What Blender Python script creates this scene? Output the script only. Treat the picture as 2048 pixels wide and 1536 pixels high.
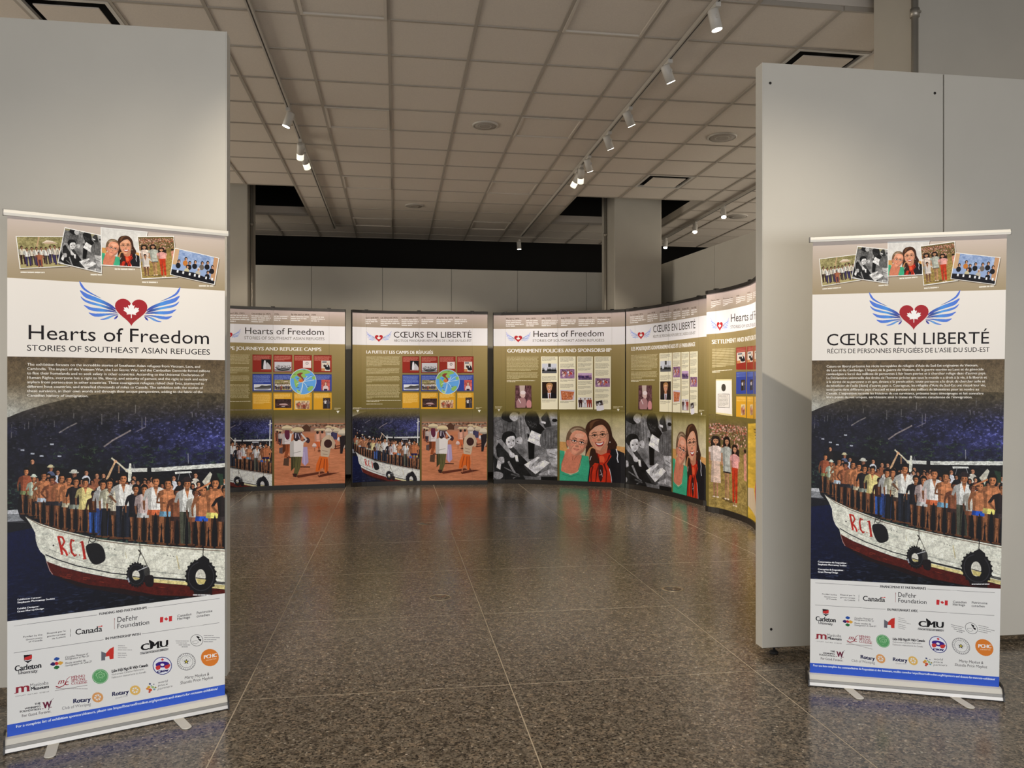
import bpy, bmesh, math, random
import numpy as np
from mathutils import Vector, Matrix

for _o in list(bpy.data.objects):
    bpy.data.objects.remove(_o, do_unlink=True)
S = bpy.context.scene
C = S.collection

# ---------------------------------------------------------------- camera
TH = math.atan(232.0 / 1560.0)          # the hall's long axis lies 8.5 degrees left of the view
CT, ST = math.cos(TH), math.sin(TH)
EYE = 1.40
FPX, HY = 1560.0, 774.0                 # focal length in pixels of a 2048 px wide frame, eye-level row
cd = bpy.data.cameras.new('camera')
cam = bpy.data.objects.new('camera', cd)
C.objects.link(cam)
cam.location = (0, 0, EYE)
cam.rotation_euler = (math.pi / 2, 0, -TH)
cd.sensor_width = 36.0
cd.lens = FPX / 2048.0 * 36.0
cd.shift_y = 6.0 / 2048.0
cd.clip_start = 0.05
S.camera = cam

# ---------------------------------------------------------------- world, exposure
wd = bpy.data.worlds.new('world')
S.world = wd
wd.use_nodes = True
bg = wd.node_tree.nodes['Background']
bg.inputs[0].default_value = (1.0, 0.93, 0.83, 1)   # even warm ambient fill added all round, entering from behind the camera
bg.inputs[1].default_value = 0.14
S.view_settings.view_transform = 'Standard'
S.view_settings.look = 'None'
S.view_settings.exposure = 0.0
S.view_settings.gamma = 1.0
S.view_settings.use_curve_mapping = False
WARM = (1.0, 0.87, 0.70)

# added area fills out of view: behind the camera and at both sides
def area(name, loc, rot, sx, sy, watts, col):
    ld = bpy.data.lights.new(name, 'AREA'); ld.shape = 'RECTANGLE'; ld.size = sx; ld.size_y = sy; ld.energy = watts; ld.color = col
    o = bpy.data.objects.new(name, ld); C.objects.link(o); o.location = loc; o.rotation_euler = rot
area('added_fill_front', (0.5, -3.6, 0.75), (math.pi/2, 0, 0), 9.0, 1.3, 305, (.96, .96, .98))  # invented low, wide fill for the fronts of partitions and banners
area('added_fill_left', (-7.3, 8.6, 1.7), (0, -math.pi/2, 0), 3.0, 7.0, 270, (1, .90, .76))  # invented side fill, brightens ceiling and back wall from the left
area('added_fill_right', (8.2, 8.6, 1.9), (0, math.pi/2, 0), 3.2, 7.0, 220, (1, .90, .76))  # its unseen counterpart on the right, likewise added as fill
# track spotlights: (track x, y along the track, aim point, watts, cone degrees, label)
CEIL = EYE + 2.507
T1X, T2X, T3X = -0.946, 2.044, 4.436
# ---------------------------------------------------------------- helpers
def cw(Xc, Z):
    """camera-aligned ground coordinates (right, ahead) -> world x, y"""
    return (Xc * CT + Z * ST, -Xc * ST + Z * CT)

def pz(px, Z):
    return cw((px - 1024.0) / FPX * Z, Z)

def tag(o, label=None, cat=None, group=None, kind=None):
    if label: o['label'] = label
    if cat: o['category'] = cat
    if group: o['group'] = group
    if kind: o['kind'] = kind
    return o

def empty(name, loc, label, cat, group=None, rz=0.0):
    o = bpy.data.objects.new(name, None)
    o.empty_display_size = 0.1
    C.objects.link(o)
    o.location = loc
    o.rotation_euler = (0, 0, rz)
    return tag(o, label, cat, group)

def mesh(name, verts, faces, mat, parent=None, loc=(0, 0, 0), mats=None, fm=None, uv=None, smooth=False):
    me = bpy.data.meshes.new(name)
    me.from_pydata([tuple(v) for v in verts], [], faces)
    for m in (mats or [mat]):
        me.materials.append(m)
    if fm:
        me.polygons.foreach_set('material_index', fm)
    if uv is not None:
        l = me.uv_layers.new(name='UVMap')
        l.data.foreach_set('uv', [c for p in uv for c in p])
    if smooth:
        me.polygons.foreach_set('use_smooth', [True] * len(me.polygons))
    me.update()
    o = bpy.data.objects.new(name, me)
    C.objects.link(o)
    if parent is not None:
        o.parent = parent
    o.location = loc
    return o

class MB:
    """collects boxes, tubes and lathes, then links them as ONE mesh"""
    def __init__(s):
        s.v, s.f, s.sm = [], [], []
    def add(s, v, f, smooth=False):
        n = len(s.v)
        s.v += [tuple(p) for p in v]
        s.f += [tuple(i + n for i in q) for q in f]
        s.sm += [smooth] * len(f)
        return s
    def box(s, x0, x1, y0, y1, z0, z1, M=None):
        v = [Vector(p) for p in ((x0,y0,z0),(x1,y0,z0),(x1,y1,z0),(x0,y1,z0),(x0,y0,z1),(x1,y0,z1),(x1,y1,z1),(x0,y1,z1))]
        if M is not None: v = [M @ p for p in v]
        return s.add(v, [(0,3,2,1),(4,5,6,7),(0,1,5,4),(1,2,6,5),(2,3,7,6),(3,0,4,7)])
    def prism(s, pts, x0, x1):
        """profile in (y,z) extruded along x"""
        n = len(pts)
        v = [(x0, a, b) for a, b in pts] + [(x1, a, b) for a, b in pts]
        f = [tuple(range(n - 1, -1, -1)), tuple(range(n, 2 * n))]
        f += [(i, (i + 1) % n, n + (i + 1) % n, n + i) for i in range(n)]
        return s.add(v, f)
    def poly(s, pts, z0, z1):
        n = len(pts)
        v = [(a, b, z0) for a, b in pts] + [(a, b, z1) for a, b in pts]
        f = [tuple(range(n - 1, -1, -1)), tuple(range(n, 2 * n))]
        f += [(i, (i + 1) % n, n + (i + 1) % n, n + i) for i in range(n)]
        return s.add(v, f)
    def lathe(s, prof, n=20, M=None, cap=True):
        v, f = [], []
        for r, z in prof:
            for k in range(n):
                a = 2 * math.pi * k / n
                p = Vector((r * math.cos(a), r * math.sin(a), z))
                v.append(M @ p if M is not None else p)
        for j in range(len(prof) - 1):
            for k in range(n):
                k2 = (k + 1) % n
                f.append((j*n+k, j*n+k2, (j+1)*n+k2, (j+1)*n+k))
        s.add(v, f, True)
        if cap:
            m = len(s.v) - len(v)
            s.f.append(tuple(m + k for k in range(n - 1, -1, -1))); s.sm.append(False)
            s.f.append(tuple(m + (len(prof)-1)*n + k for k in range(n))); s.sm.append(False)
        return s
    def tube(s, p0, p1, r, n=12):
        p0, p1 = Vector(p0), Vector(p1)
        d = p1 - p0
        M = Matrix.Translation(p0) @ d.to_track_quat('Z', 'Y').to_matrix().to_4x4()
        return s.lathe([(r, 0), (r, d.length)], n, M)
    def build(s, name, mat, parent=None, loc=(0, 0, 0)):
        o = mesh(name, s.v, s.f, mat, parent, loc)
        o.data.polygons.foreach_set('use_smooth', s.sm)
        return o

def bevel(o, w=0.003, seg=2):
    m = o.modifiers.new('bevel', 'BEVEL')
    m.width = w; m.segments = seg; m.limit_method = 'ANGLE'
    return o

def lin(c):
    return tuple(((v/255)/12.92 if v/255 <= .04045 else ((v/255+.055)/1.055)**2.4) for v in c) + (1,)

def material(name, col, rough=0.6, metal=0.0, spec=0.5, noise=0.0, nscale=30.0, bump=0.0, bscale=200.0):
    m = bpy.data.materials.new(name)
    m.use_nodes = True
    nt = m.node_tree
    b = nt.nodes['Principled BSDF']
    b.inputs['Base Color'].default_value = tuple(col) + (1,)
    b.inputs['Roughness'].default_value = rough
    b.inputs['Metallic'].default_value = metal
    b.inputs['Specular IOR Level'].default_value = spec
    tc = nt.nodes.new('ShaderNodeTexCoord')
    if noise > 0:
        n = nt.nodes.new('ShaderNodeTexNoise'); n.inputs['Scale'].default_value = nscale; n.inputs['Detail'].default_value = 4
        nt.links.new(tc.outputs['Object'], n.inputs['Vector'])
        r = nt.nodes.new('ShaderNodeValToRGB')
        r.color_ramp.elements[0].color = tuple(c * (1 - noise) for c in col) + (1,)
        r.color_ramp.elements[1].color = tuple(min(1, c * (1 + noise)) for c in col) + (1,)
        r.color_ramp.elements[0].position = .3; r.color_ramp.elements[1].position = .7
        nt.links.new(n.outputs['Fac'], r.inputs['Fac'])
        nt.links.new(r.outputs['Color'], b.inputs['Base Color'])
    if bump > 0:
        n = nt.nodes.new('ShaderNodeTexNoise'); n.inputs['Scale'].default_value = bscale; n.inputs['Detail'].default_value = 3
        nt.links.new(tc.outputs['Object'], n.inputs['Vector'])
        bp = nt.nodes.new('ShaderNodeBump'); bp.inputs['Strength'].default_value = bump; bp.inputs['Distance'].default_value = .002
        nt.links.new(n.outputs['Fac'], bp.inputs['Height'])
        nt.links.new(bp.outputs['Normal'], b.inputs['Normal'])
    return m

def glow(name, col, strength):
    m = bpy.data.materials.new(name); m.use_nodes = True
    b = m.node_tree.nodes['Principled BSDF']
    b.inputs['Base Color'].default_value = (.8, .8, .8, 1)
    b.inputs['Emission Color'].default_value = tuple(col) + (1,)
    b.inputs['Emission Strength'].default_value = strength
    return m

def terrazzo():
    m = bpy.data.materials.new('terrazzo'); m.use_nodes = True
    nt = m.node_tree; N, L = nt.nodes, nt.links
    b = N['Principled BSDF']
    geo = N.new('ShaderNodeNewGeometry')
    v1 = N.new('ShaderNodeTexVoronoi'); v1.inputs['Scale'].default_value = 130
    v2 = N.new('ShaderNodeTexVoronoi'); v2.inputs['Scale'].default_value = 48
    L.new(geo.outputs['Position'], v1.inputs['Vector']); L.new(geo.outputs['Position'], v2.inputs['Vector'])
    s1 = N.new('ShaderNodeSeparateColor'); L.new(v1.outputs['Color'], s1.inputs[0])
    r1 = N.new('ShaderNodeValToRGB'); r1.color_ramp.interpolation = 'CONSTANT'
    e = r1.color_ramp.elements
    e[0].position = 0; e[0].color = (.040, .033, .026, 1)
    e[1].position = .15; e[1].color = (.090, .074, .058, 1)
    for p, c in ((.30, (.150, .125, .097)), (.58, (.185, .155, .122)), (.80, (.225, .19, .15)), (.94, (.30, .26, .205)), (.992, (.46, .42, .36))):
        x = e.new(p); x.color = c + (1,)
    L.new(s1.outputs[0], r1.inputs['Fac'])
    s2 = N.new('ShaderNodeSeparateColor'); L.new(v2.outputs['Color'], s2.inputs[0])
    r2 = N.new('ShaderNodeValToRGB'); r2.color_ramp.interpolation = 'CONSTANT'
    e = r2.color_ramp.elements
    e[0].position = 0; e[0].color = (.6, .58, .56, 1)
    e[1].position = .2; e[1].color = (.95, .95, .95, 1)
    x = e.new(.8); x.color = (1.2, 1.14, 1.08, 1)
    L.new(s2.outputs[1], r2.inputs['Fac'])
    mx = N.new('ShaderNodeMix'); mx.data_type = 'RGBA'; mx.blend_type = 'MULTIPLY'; mx.inputs[0].default_value = 1
    L.new(r1.outputs['Color'], mx.inputs[6]); L.new(r2.outputs['Color'], mx.inputs[7])
    L.new(mx.outputs[2], b.inputs['Base Color'])
    nz = N.new('ShaderNodeTexNoise'); nz.inputs['Scale'].default_value = 2.2; nz.inputs['Detail'].default_value = 5
    L.new(geo.outputs['Position'], nz.inputs['Vector'])
    mr = N.new('ShaderNodeMapRange'); mr.inputs[3].default_value = FLOOR_ROUGH[0]; mr.inputs[4].default_value = FLOOR_ROUGH[1]
    L.new(nz.outputs['Fac'], mr.inputs[0]); L.new(mr.outputs[0], b.inputs['Roughness'])
    b.inputs['Specular IOR Level'].default_value = .55
    bp = N.new('ShaderNodeBump'); bp.inputs['Strength'].default_value = .04; bp.inputs['Distance'].default_value = .001
    L.new(v1.outputs['Distance'], bp.inputs['Height']); L.new(bp.outputs['Normal'], b.inputs['Normal'])
    return m
FLOOR_ROUGH = (.17, .27)

def print_material(name, arr, rough=.5):
    """a flat print: the picture is painted by this script into a generated image"""
    h, w = arr.shape[:2]
    im = bpy.data.images.new(name, w, h)
    px = np.ones((h, w, 4), np.float32)
    px[..., :3] = np.clip(arr[::-1], 0, 1)
    im.pixels.foreach_set(px.ravel())
    im.update(); im.pack()
    m = bpy.data.materials.new(name); m.use_nodes = True
    b = m.node_tree.nodes['Principled BSDF']
    t = m.node_tree.nodes.new('ShaderNodeTexImage'); t.image = im; t.extension = 'EXTEND'
    m.node_tree.links.new(t.outputs['Color'], b.inputs['Base Color'])
    b.inputs['Roughness'].default_value = rough
    b.inputs['Specular IOR Level'].default_value = .14
    return m

M_WALL = material('painted_panel', (.59, .57, .51), .55, noise=.02, nscale=3, bump=.05, bscale=300)
M_WALLD = material('painted_column', (.47, .44, .38), .6, noise=.03, nscale=3, bump=.05, bscale=300)
M_TILE = material('ceiling_tile', (.57, .515, .45), .9, noise=.04, nscale=120, bump=.3, bscale=250)
M_TEE = material('ceiling_tee', (.33, .295, .25), .6)
M_DARK = material('dark_void', (.004, .0035, .003), .95)
M_BLACK = material('black_trim', (.010, .008, .007), .45)
M_ALU = material('satin_aluminium', (.50, .49, .47), .42, metal=.6)
M_ALUW = material('pale_aluminium', (.66, .65, .60), .45)
M_ALUD = material('grey_aluminium', (.24, .235, .22), .4, metal=.4)
M_LAMP = material('lamp_housing', (.50, .48, .44), .45)
M_FRAME = material('flush_panel_frame', (.50, .455, .395), .7)
M_TRACK = material('track_paint', (.42, .39, .345), .5)
M_STRIP = material('divider_strip', (.50, .43, .33), .45)
M_BRASS = material('brass_ring', (.55, .46, .33), .35, metal=.6)
M_RUBBER = material('black_rubber', (.012, .012, .012), .7)
M_STEEL = material('steel', (.6, .58, .55), .3, metal=1)
M_GLOW = glow('lamp_lens', (1, .88, .72), 26)
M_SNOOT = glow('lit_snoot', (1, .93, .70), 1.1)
M_SPK = material('speaker_grille', (.30, .27, .235), .8, noise=.25, nscale=220)
M_FASC = material('soffit_fascia', (.5, .45, .39), .8)
M_CONDUIT = material('conduit_steel', (.36, .33, .28), .4, metal=.5)
# ---------------------------------------------------------------- painter for the flat prints
RNG = random.Random(7)
GL = {}
def glyph(ch):
    """outline edges and advance of one character of Blender's own font, cap height = 1"""
    if ch in GL: return GL[ch]
    if not GL:
        GL['|'] = None
        e, _ = _outline('|'); GL['_bar'] = e[:, 0].min()
        e, _ = _outline('H'); GL['_cap'] = e[:, 1].max()
    e, _ = _outline(ch + '|')
    bx = e[:, [0, 2]].max(); top = e[:, [0, 2]]
    bar = _outline('|')[0]; bw = bar[:, [0, 2]].max() - bar[:, [0, 2]].min()
    x0 = bx - bw
    adv = x0 - GL['_bar']
    k = e[:, [0, 2]].min(axis=1) < x0 - 1e-4
    GL[ch] = (e[k] / GL['_cap'], adv / GL['_cap'])
    return GL[ch]
def _outline(t):
    cu = bpy.data.curves.new('t', 'FONT'); cu.body = t; cu.resolution_u = 3
    ob = bpy.data.objects.new('t', cu)
    me = ob.to_mesh()
    cnt = {}
    for p in me.polygons:
        for a, b in p.edge_keys:
            cnt[(a, b)] = cnt.get((a, b), 0) + 1
    co = [v.co for v in me.vertices]
    e = np.array([(co[a][0], co[a][1], co[b][0], co[b][1]) for (a, b), n in cnt.items() if n == 1], float).reshape(-1, 4)
    ob.to_mesh_clear()
    bpy.data.objects.remove(ob); bpy.data.curves.remove(cu)
    return e, 0

def hom(src, dst):
    A, B = [], []
    for (x, y), (u, v) in zip(src, dst):
        A += [[x, y, 1, 0, 0, 0, -u*x, -u*y], [0, 0, 0, x, y, 1, -v*x, -v*y]]; B += [u, v]
    h = np.linalg.solve(np.array(A, float), np.array(B, float))
    return np.append(h, 1).reshape(3, 3)
def happ(Hm, p):
    p = np.asarray(p, float).reshape(-1, 2)
    q = np.c_[p, np.ones(len(p))] @ Hm.T
    return q[:, :2] / q[:, 2:3]

def fbm(h, w, cell, octv=4, seed=1, ax=1.0):
    r = np.random.RandomState(seed); out = np.zeros((h, w)); amp = 1; tot = 0
    for o in range(octv):
        cy, cx = max(1.5, cell / 2**o), max(1.5, cell * ax / 2**o)
        gh, gw = int(h / cy) + 3, int(w / cx) + 3
        g = r.rand(gh, gw)
        yy = np.arange(h) / cy; xx = np.arange(w) / cx
        yi = yy.astype(int); xi = xx.astype(int)
        fy = (yy - yi)[:, None]; fx = (xx - xi)[None]
        fy = fy*fy*(3-2*fy); fx = fx*fx*(3-2*fx)
        a = g[yi][:, xi]; b = g[yi][:, xi+1]; c = g[yi+1][:, xi]; d = g[yi+1][:, xi+1]
        out += amp * ((a*(1-fx)+b*fx)*(1-fy) + (c*(1-fx)+d*fx)*fy); tot += amp; amp *= .6
    return out / tot

def spline(pts, closed=True, n=5):
    p = [np.array(q, float) for q in pts]; m = len(p); out = []
    for i in range(m if closed else m - 1):
        if closed: a, b, c, d = p[i-1], p[i], p[(i+1) % m], p[(i+2) % m]
        else: a, b, c, d = p[max(i-1, 0)], p[i], p[i+1], p[min(i+2, m-1)]
        for k in range(n):
            t = k / n
            out.append(.5*((2*b)+(-a+c)*t+(2*a-5*b+4*c-d)*t*t+(-a+3*b-3*c+d)*t**3))
    if not closed: out.append(p[-1])
    return out

class Cv:
    """canvas; drawing points pass through self.w (any frame -> canvas pixels)"""
    def __init__(s, W, H, bgc=(255, 255, 255), warp=None):
        s.W, s.H = int(W), int(H)
        s.a = np.empty((s.H, s.W, 3), np.float32); s.a[:] = np.array(bgc, np.float32) / 255
        s.warp = warp or (lambda p: p)
        s.clip = None; s.fr(0, 0, 1)
    def fr(s, ox, oy, sc, sy=None):
        s.o = (ox, oy, sc, sy or sc); return s
    def w(s, p):
        p = np.asarray(p, float).reshape(-1, 2)
        q = np.empty_like(p); q[:, 0] = s.o[0] + p[:, 0] / s.o[2]; q[:, 1] = s.o[1] + p[:, 1] / s.o[3]
        return s.warp(q)
    def fill(s, E, col, al=1.0):
        """even-odd fill of edge set E (canvas px)"""
        if len(E) == 0: return
        y0 = max(0, int(math.floor(min(E[:, 1].min(), E[:, 3].min())))); y1 = min(s.H, int(math.ceil(max(E[:, 1].max(), E[:, 3].max()))))
        if y1 <= y0: return
        yc = np.arange(y0, y1) + .5
        ya, yb = E[:, 1][None], E[:, 3][None]; Y = yc[:, None]
        c = (ya <= Y) != (yb <= Y)
        dy = np.where(yb == ya, 1, yb - ya)
        X = np.where(c, E[:, 0][None] + (Y - ya) / dy * (E[:, 2] - E[:, 0])[None], np.inf)
        X.sort(axis=1)
        nc = c.sum(axis=1)
        cc = None if callable(col) else np.array(col, np.float32) / 255
        for i in range(y1 - y0):
            r = s.a[y0 + i]
            for k in range(0, nc[i] - 1, 2):
                xa = max(0, int(math.ceil(X[i, k] - .5))); xb = min(s.W, int(math.ceil(X[i, k+1] - .5)))
                if xb <= xa: continue
                v = cc if cc is not None else col(np.arange(xa, xb), y0 + i)
                if s.clip is not None:
                    m = s.clip[y0+i, xa:xb, None] * al
                    r[xa:xb] = r[xa:xb] * (1 - m) + v * m
                elif al >= 1: r[xa:xb] = v
                else: r[xa:xb] = r[xa:xb] * (1 - al) + v * al
    def poly(s, pts, col, al=1.0, raw=False):
        q = np.asarray(pts, float).reshape(-1, 2) if raw else s.w(pts)
        s.fill(np.c_[q, np.roll(q, -1, axis=0)], col, al)
    def blob(s, pts, col, al=1.0):
        s.poly(spline(pts), col, al)
    def ell(s, cx, cy, rx, ry, col, al=1.0, rot=0, n=22):
        t = np.arange(n) * 2 * math.pi / n; c, d = math.cos(rot), math.sin(rot)
        x, y = rx*np.cos(t), ry*np.sin(t)
        s.poly(np.c_[cx + x*c - y*d, cy + x*d + y*c], col, al)
    def ring(s, cx, cy, r, w, col, al=1.0, ry=None):
        n = 40; t = np.arange(n) * 2 * math.pi / n; k = (ry or r) / r
        a = s.w(np.c_[cx + r*np.cos(t), cy + k*r*np.sin(t)]); b = s.w(np.c_[cx + (r-w)*np.cos(t), cy + k*(r-w)*np.sin(t)])
        s.fill(np.r_[np.c_[a, np.roll(a, -1, 0)], np.c_[b, np.roll(b, -1, 0)]], col, al)
    def rect(s, x0, y0, x1, y1, col, al=1.0):
        s.poly([(x0, y0), (x1, y0), (x1, y1), (x0, y1)], col, al)
    def line(s, pts, w, col, al=1.0, w2=None):
        pts = [np.array(p, float) for p in pts]; n = len(pts)
        L, R = [], []
        for i, p in enumerate(pts):
            d = pts[min(i+1, n-1)] - pts[max(i-1, 0)]; l = math.hypot(*d) or 1
            ww = (w if w2 is None else w + (w2-w)*i/(n-1)) / 2
            nn = np.array((-d[1], d[0])) / l * ww
            L.append(p + nn); R.append(p - nn)
        s.poly(L + R[::-1], col, al)
    def text(s, t, x0, y0, x1, y1, h, col, bold=0.0, al=1.0, serif=0, shear=0.0, track=None):
        """t on a baseline from (x0,y0) to (x1,y1) with cap height h, all in the frame; x1=None keeps natural width"""
        g = [glyph(ch) if ch != ' ' else (np.zeros((0, 4)), .38) for ch in t]
        adv = sum(k[1] for k in g)
        tr = 0 if track is None else track
        adv += tr * (len(t) - 1)
        a = s.w([(x0, y0)])[0]; hp = abs(s.w([(x0, y0 - h)])[0][1] - a[1])
        if x1 is None: b = a + np.array((adv * hp, 0)); lw = adv
        else:
            b = s.w([(x1, y1)])[0]; lw = adv
        sx = (b[0] - a[0]) / lw; x = 0.0
        for (e, ad), ch in zip(g, t):
            if len(e):
                yb = a[1] + (b[1]-a[1]) * x / lw
                E = np.empty_like(e)
                E[:, 0] = a[0] + (e[:, 0] + x + shear*e[:, 1]) * sx; E[:, 2] = a[0] + (e[:, 2] + x + shear*e[:, 3]) * sx
                E[:, 1] = yb - e[:, 1] * hp; E[:, 3] = yb - e[:, 3] * hp
                s.fill(E, col, al)
                if bold:
                    for k in (1, 2):
                        F = E.copy(); F[:, [0, 2]] += k * bold * hp / 2; s.fill(F, col, al)
                if serif and ch.isalpha():
                    for ex in (E[:, 0].min(), E[:, 0].max()):
                        if ch in 'CcoOeQaSs': continue
                        for ey in ((yb,) if ch.islower() else (yb, yb-hp)):
                            wv = hp*.13; tv = max(1, hp*.045)
                            s.poly([(ex-wv, ey-tv), (ex+wv, ey-tv), (ex+wv, ey+tv*.6), (ex-wv, ey+tv*.6)], col, al, raw=True)
            x += ad + tr
    def para(s, x0, x1, y0, y1, n, col, al=.8, th=.42, rag=.12, last=.6, seed=0, breaks=()):
        """tiny body copy: rows of word-length dashes"""
        r = random.Random(seed + int(x0)*7 + int(y0))
        step = (y1 - y0) / n; W = x1 - x0
        for i in range(n):
            if i in breaks: continue
            e = x0 + W * (1 - rag * r.random()) if (i < n-1 and (i+1) not in breaks) else x0 + W * last * (.7 + .5*r.random())
            x = x0; y = y0 + step * i
            while x < e:
                wl = step * r.uniform(.8, 4.0); xe = min(x + wl, e)
                s.rect(x, y + step*.2, xe, y + step*(.2 + th), col, al)
                if r.random() < .6: s.rect(x, y + step*.05, x + step*.16, y + step*.62, col, al)
                x = xe + step * .28
    def paste(s, img, quad):
        q = s.w(quad); h, w = img.shape[:2]
        Hi = hom(q, [(0, 0), (w, 0), (w, h), (0, h)])
        x0, y0 = np.maximum(np.floor(q.min(0)).astype(int), 0); x1, y1 = np.ceil(q.max(0)).astype(int)
        x1 = min(x1, s.W); y1 = min(y1, s.H)
        if x1 <= x0 or y1 <= y0: return
        X, Y = np.meshgrid(np.arange(x0, x1) + .5, np.arange(y0, y1) + .5)
        P = happ(Hi, np.c_[X.ravel(), Y.ravel()])
        # average over the source footprint
        acc = 0; k = 3
        J = max(1.0, (w / max(1, x1 - x0)), (h / max(1, y1 - y0)))
        for dy in ((0,) if J < 1.3 else (-.33, 0, .33)):
            for dx in ((0,) if J < 1.3 else (-.33, 0, .33)):
                acc = acc + img[np.clip(P[:, 1] + dy*J, 0, h-1).astype(int), np.clip(P[:, 0] + dx*J, 0, w-1).astype(int)]
        acc = acc / (1 if J < 1.3 else 9)
        ok = ((P[:, 0] >= 0) & (P[:, 0] < w) & (P[:, 1] >= 0) & (P[:, 1] < h)).reshape(Y.shape)
        sub = s.a[y0:y1, x0:x1]; acc = acc.reshape(sub.shape)
        if s.clip is not None:
            m = (s.clip[y0:y1, x0:x1] * ok)[..., None]; sub[:] = sub*(1-m) + acc*m
        else: sub[ok] = acc[ok]
    def grain(s, x0, y0, x1, y1, amp, cell=6, seed=3, ax=1.0, tint=(1, 1, 1)):
        """noise over a canvas-pixel box"""
        x0, y0, x1, y1 = [int(v) for v in (max(0, x0), max(0, y0), min(s.W, x1), min(s.H, y1))]
        n = fbm(y1-y0, x1-x0, cell, 3, seed, ax) - .5
        sub = s.a[y0:y1, x0:x1]
        sub += (n[..., None] * amp * np.array(tint)).astype(np.float32) * (.35 + sub)
        np.clip(sub, 0, 1, out=sub)

def finish(a, n=3, seed=1, fine=.16, mid=.30, cell=34, mono=False):
    """photographic finish: soft edges, uneven light on the printed scene, film grain"""
    b = a.astype(np.float32)
    for _ in range(n):
        p = np.pad(b, ((1, 1), (1, 1), (0, 0)), 'edge')
        b = (p[:-2, 1:-1] + p[2:, 1:-1] + p[1:-1, :-2] + p[1:-1, 2:] + 2*b) / 6
    h, w = b.shape[:2]
    m = .62 * ((fbm(h, w, cell, 4, seed) - .5) * mid + (fbm(h, w, 2.2, 1, seed+1) - .5) * fine * .7 + (fbm(h, w, 7, 2, seed+2) - .5) * fine)
    b = b * (1 + 2*m[..., None])
    l = b.mean(axis=2, keepdims=True)
    b = b + .10 * (np.clip(l, 0, 1) - .45) * (1 - np.abs(2*np.clip(l, 0, 1) - 1))
    if mono: b = b*.3 + b.mean(axis=2, keepdims=True)*.7
    return np.clip(b, 0, 1).astype(np.float32)

def mixc(a, b, t): return tuple(a[i] + (b[i]-a[i]) * t for i in range(3))
def dk(c, k): return tuple(v * k for v in c)

LEAF = [(0,1),(.17,.69),(.33,.76),(.25,.32),(.47,.55),(.53,.44),(.76,.48),(.68,.22),(.80,.15),(.42,-.16),(.48,-.33),(.05,-.27),(.04,-.72)]
LEAF = LEAF + [(-x, y) for x, y in LEAF[::-1] if x > 0]
def leaf(cv, cx, cy, r, col, al=1.0, ry=None):
    cv.poly([(cx + x*r, cy - y*(ry or r)) for x, y in LEAF], col, al)
HEART = [(16*math.sin(t)**3/16, -(13*math.cos(t)-5*math.cos(2*t)-2*math.cos(3*t)-math.cos(4*t))/16) for t in [i*math.pi/24 for i in range(48)]]
# feather outlines of the left wing, in units of the heart's half width, origin at the heart's centre
FEATHERS = [
 ([(1195,-62),(1215,30),(1275,110),(1400,185),(1565,258),(1400,160),(1290,75),(1240,0)], (70,120,215), (110,110,140)),
 ([(1208,112),(1330,180),(1500,250),(1680,340),(1770,405),(1812,465),(1730,430),(1600,362),(1450,310),(1300,250),(1235,180)], (80,150,225), (62,60,150)),
 ([(1215,228),(1300,290),(1430,335),(1600,385),(1730,430),(1820,500),(1700,465),(1550,412),(1380,368),(1270,312)], (90,165,230), (50,40,110)),
 ([(1270,388),(1400,430),(1560,450),(1700,475),(1790,500),(1840,525),(1700,512),(1500,507),(1370,480),(1310,435)], (85,150,225), (60,50,130)),
 ([(1350,528),(1450,545),(1580,543),(1750,540),(1860,550),(1700,567),(1560,600),(1450,602),(1390,572)], (85,140,220), (70,60,140)),
 ([(1540,655),(1620,630),(1700,590),(1780,567),(1860,564),(1760,598),(1690,640),(1600,664)], (110,170,225), (70,60,140)),
 ([(1778,645),(1800,605),(1850,578),(1825,630),(1787,652)], (60,60,150), (60,50,130))]
def logo(cv, cx, cy, u, thin=False, uy=None):
    """winged heart with maple leaf; u = heart half width, centre (cx,cy), in the canvas frame"""
    uy = uy or u
    for pts, ca, cb in FEATHERS:
        q = [((x - 2080) / 285.0, (y - 470) / 285.0 - (x-2080)/285.0*.035) for x, y in pts]
        if thin:
            n = len(q); mid = np.mean(q, axis=0)
            k = [q[i] for i in range(n)]
            q = [tuple(np.array(p) * .75 + .25 * np.array(k[(n - i) % n])) for i, p in enumerate(k)]
        for sgn in (-1, 1):
            P = [(cx + (-sgn if sgn == 1 else 1) * x * u, cy + y * uy) for x, y in q]
            base = s0 = cv.w(P); xs = base[:, 0]; xa, xb = xs.min(), xs.max()
            A, B, D = np.array((88,118,215.))/255, np.array(ca)/255., np.array(cb)/255.
            def g(X, y, xa=xa, xb=xb, sgn=sgn, A=A, B=B, D=D):
                t = (X - xa) / max(1, xb - xa)
                if sgn == 1: t = 1 - t
                t = t[:, None]
                return np.where(t < .55, A + (B-A) * t/.55, B + (D-B) * (t-.55)/.45)
            cv.poly(spline(P, n=4), g)
    cv.poly([(cx + x*u, cy + y*uy*1.02 + .02*uy) for x, y in HEART], (168, 40, 48) if not thin else (190, 36, 40))
    leaf(cv, cx, cy + .12*uy, .62*u, (250, 246, 240), ry=.60*uy)

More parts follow.
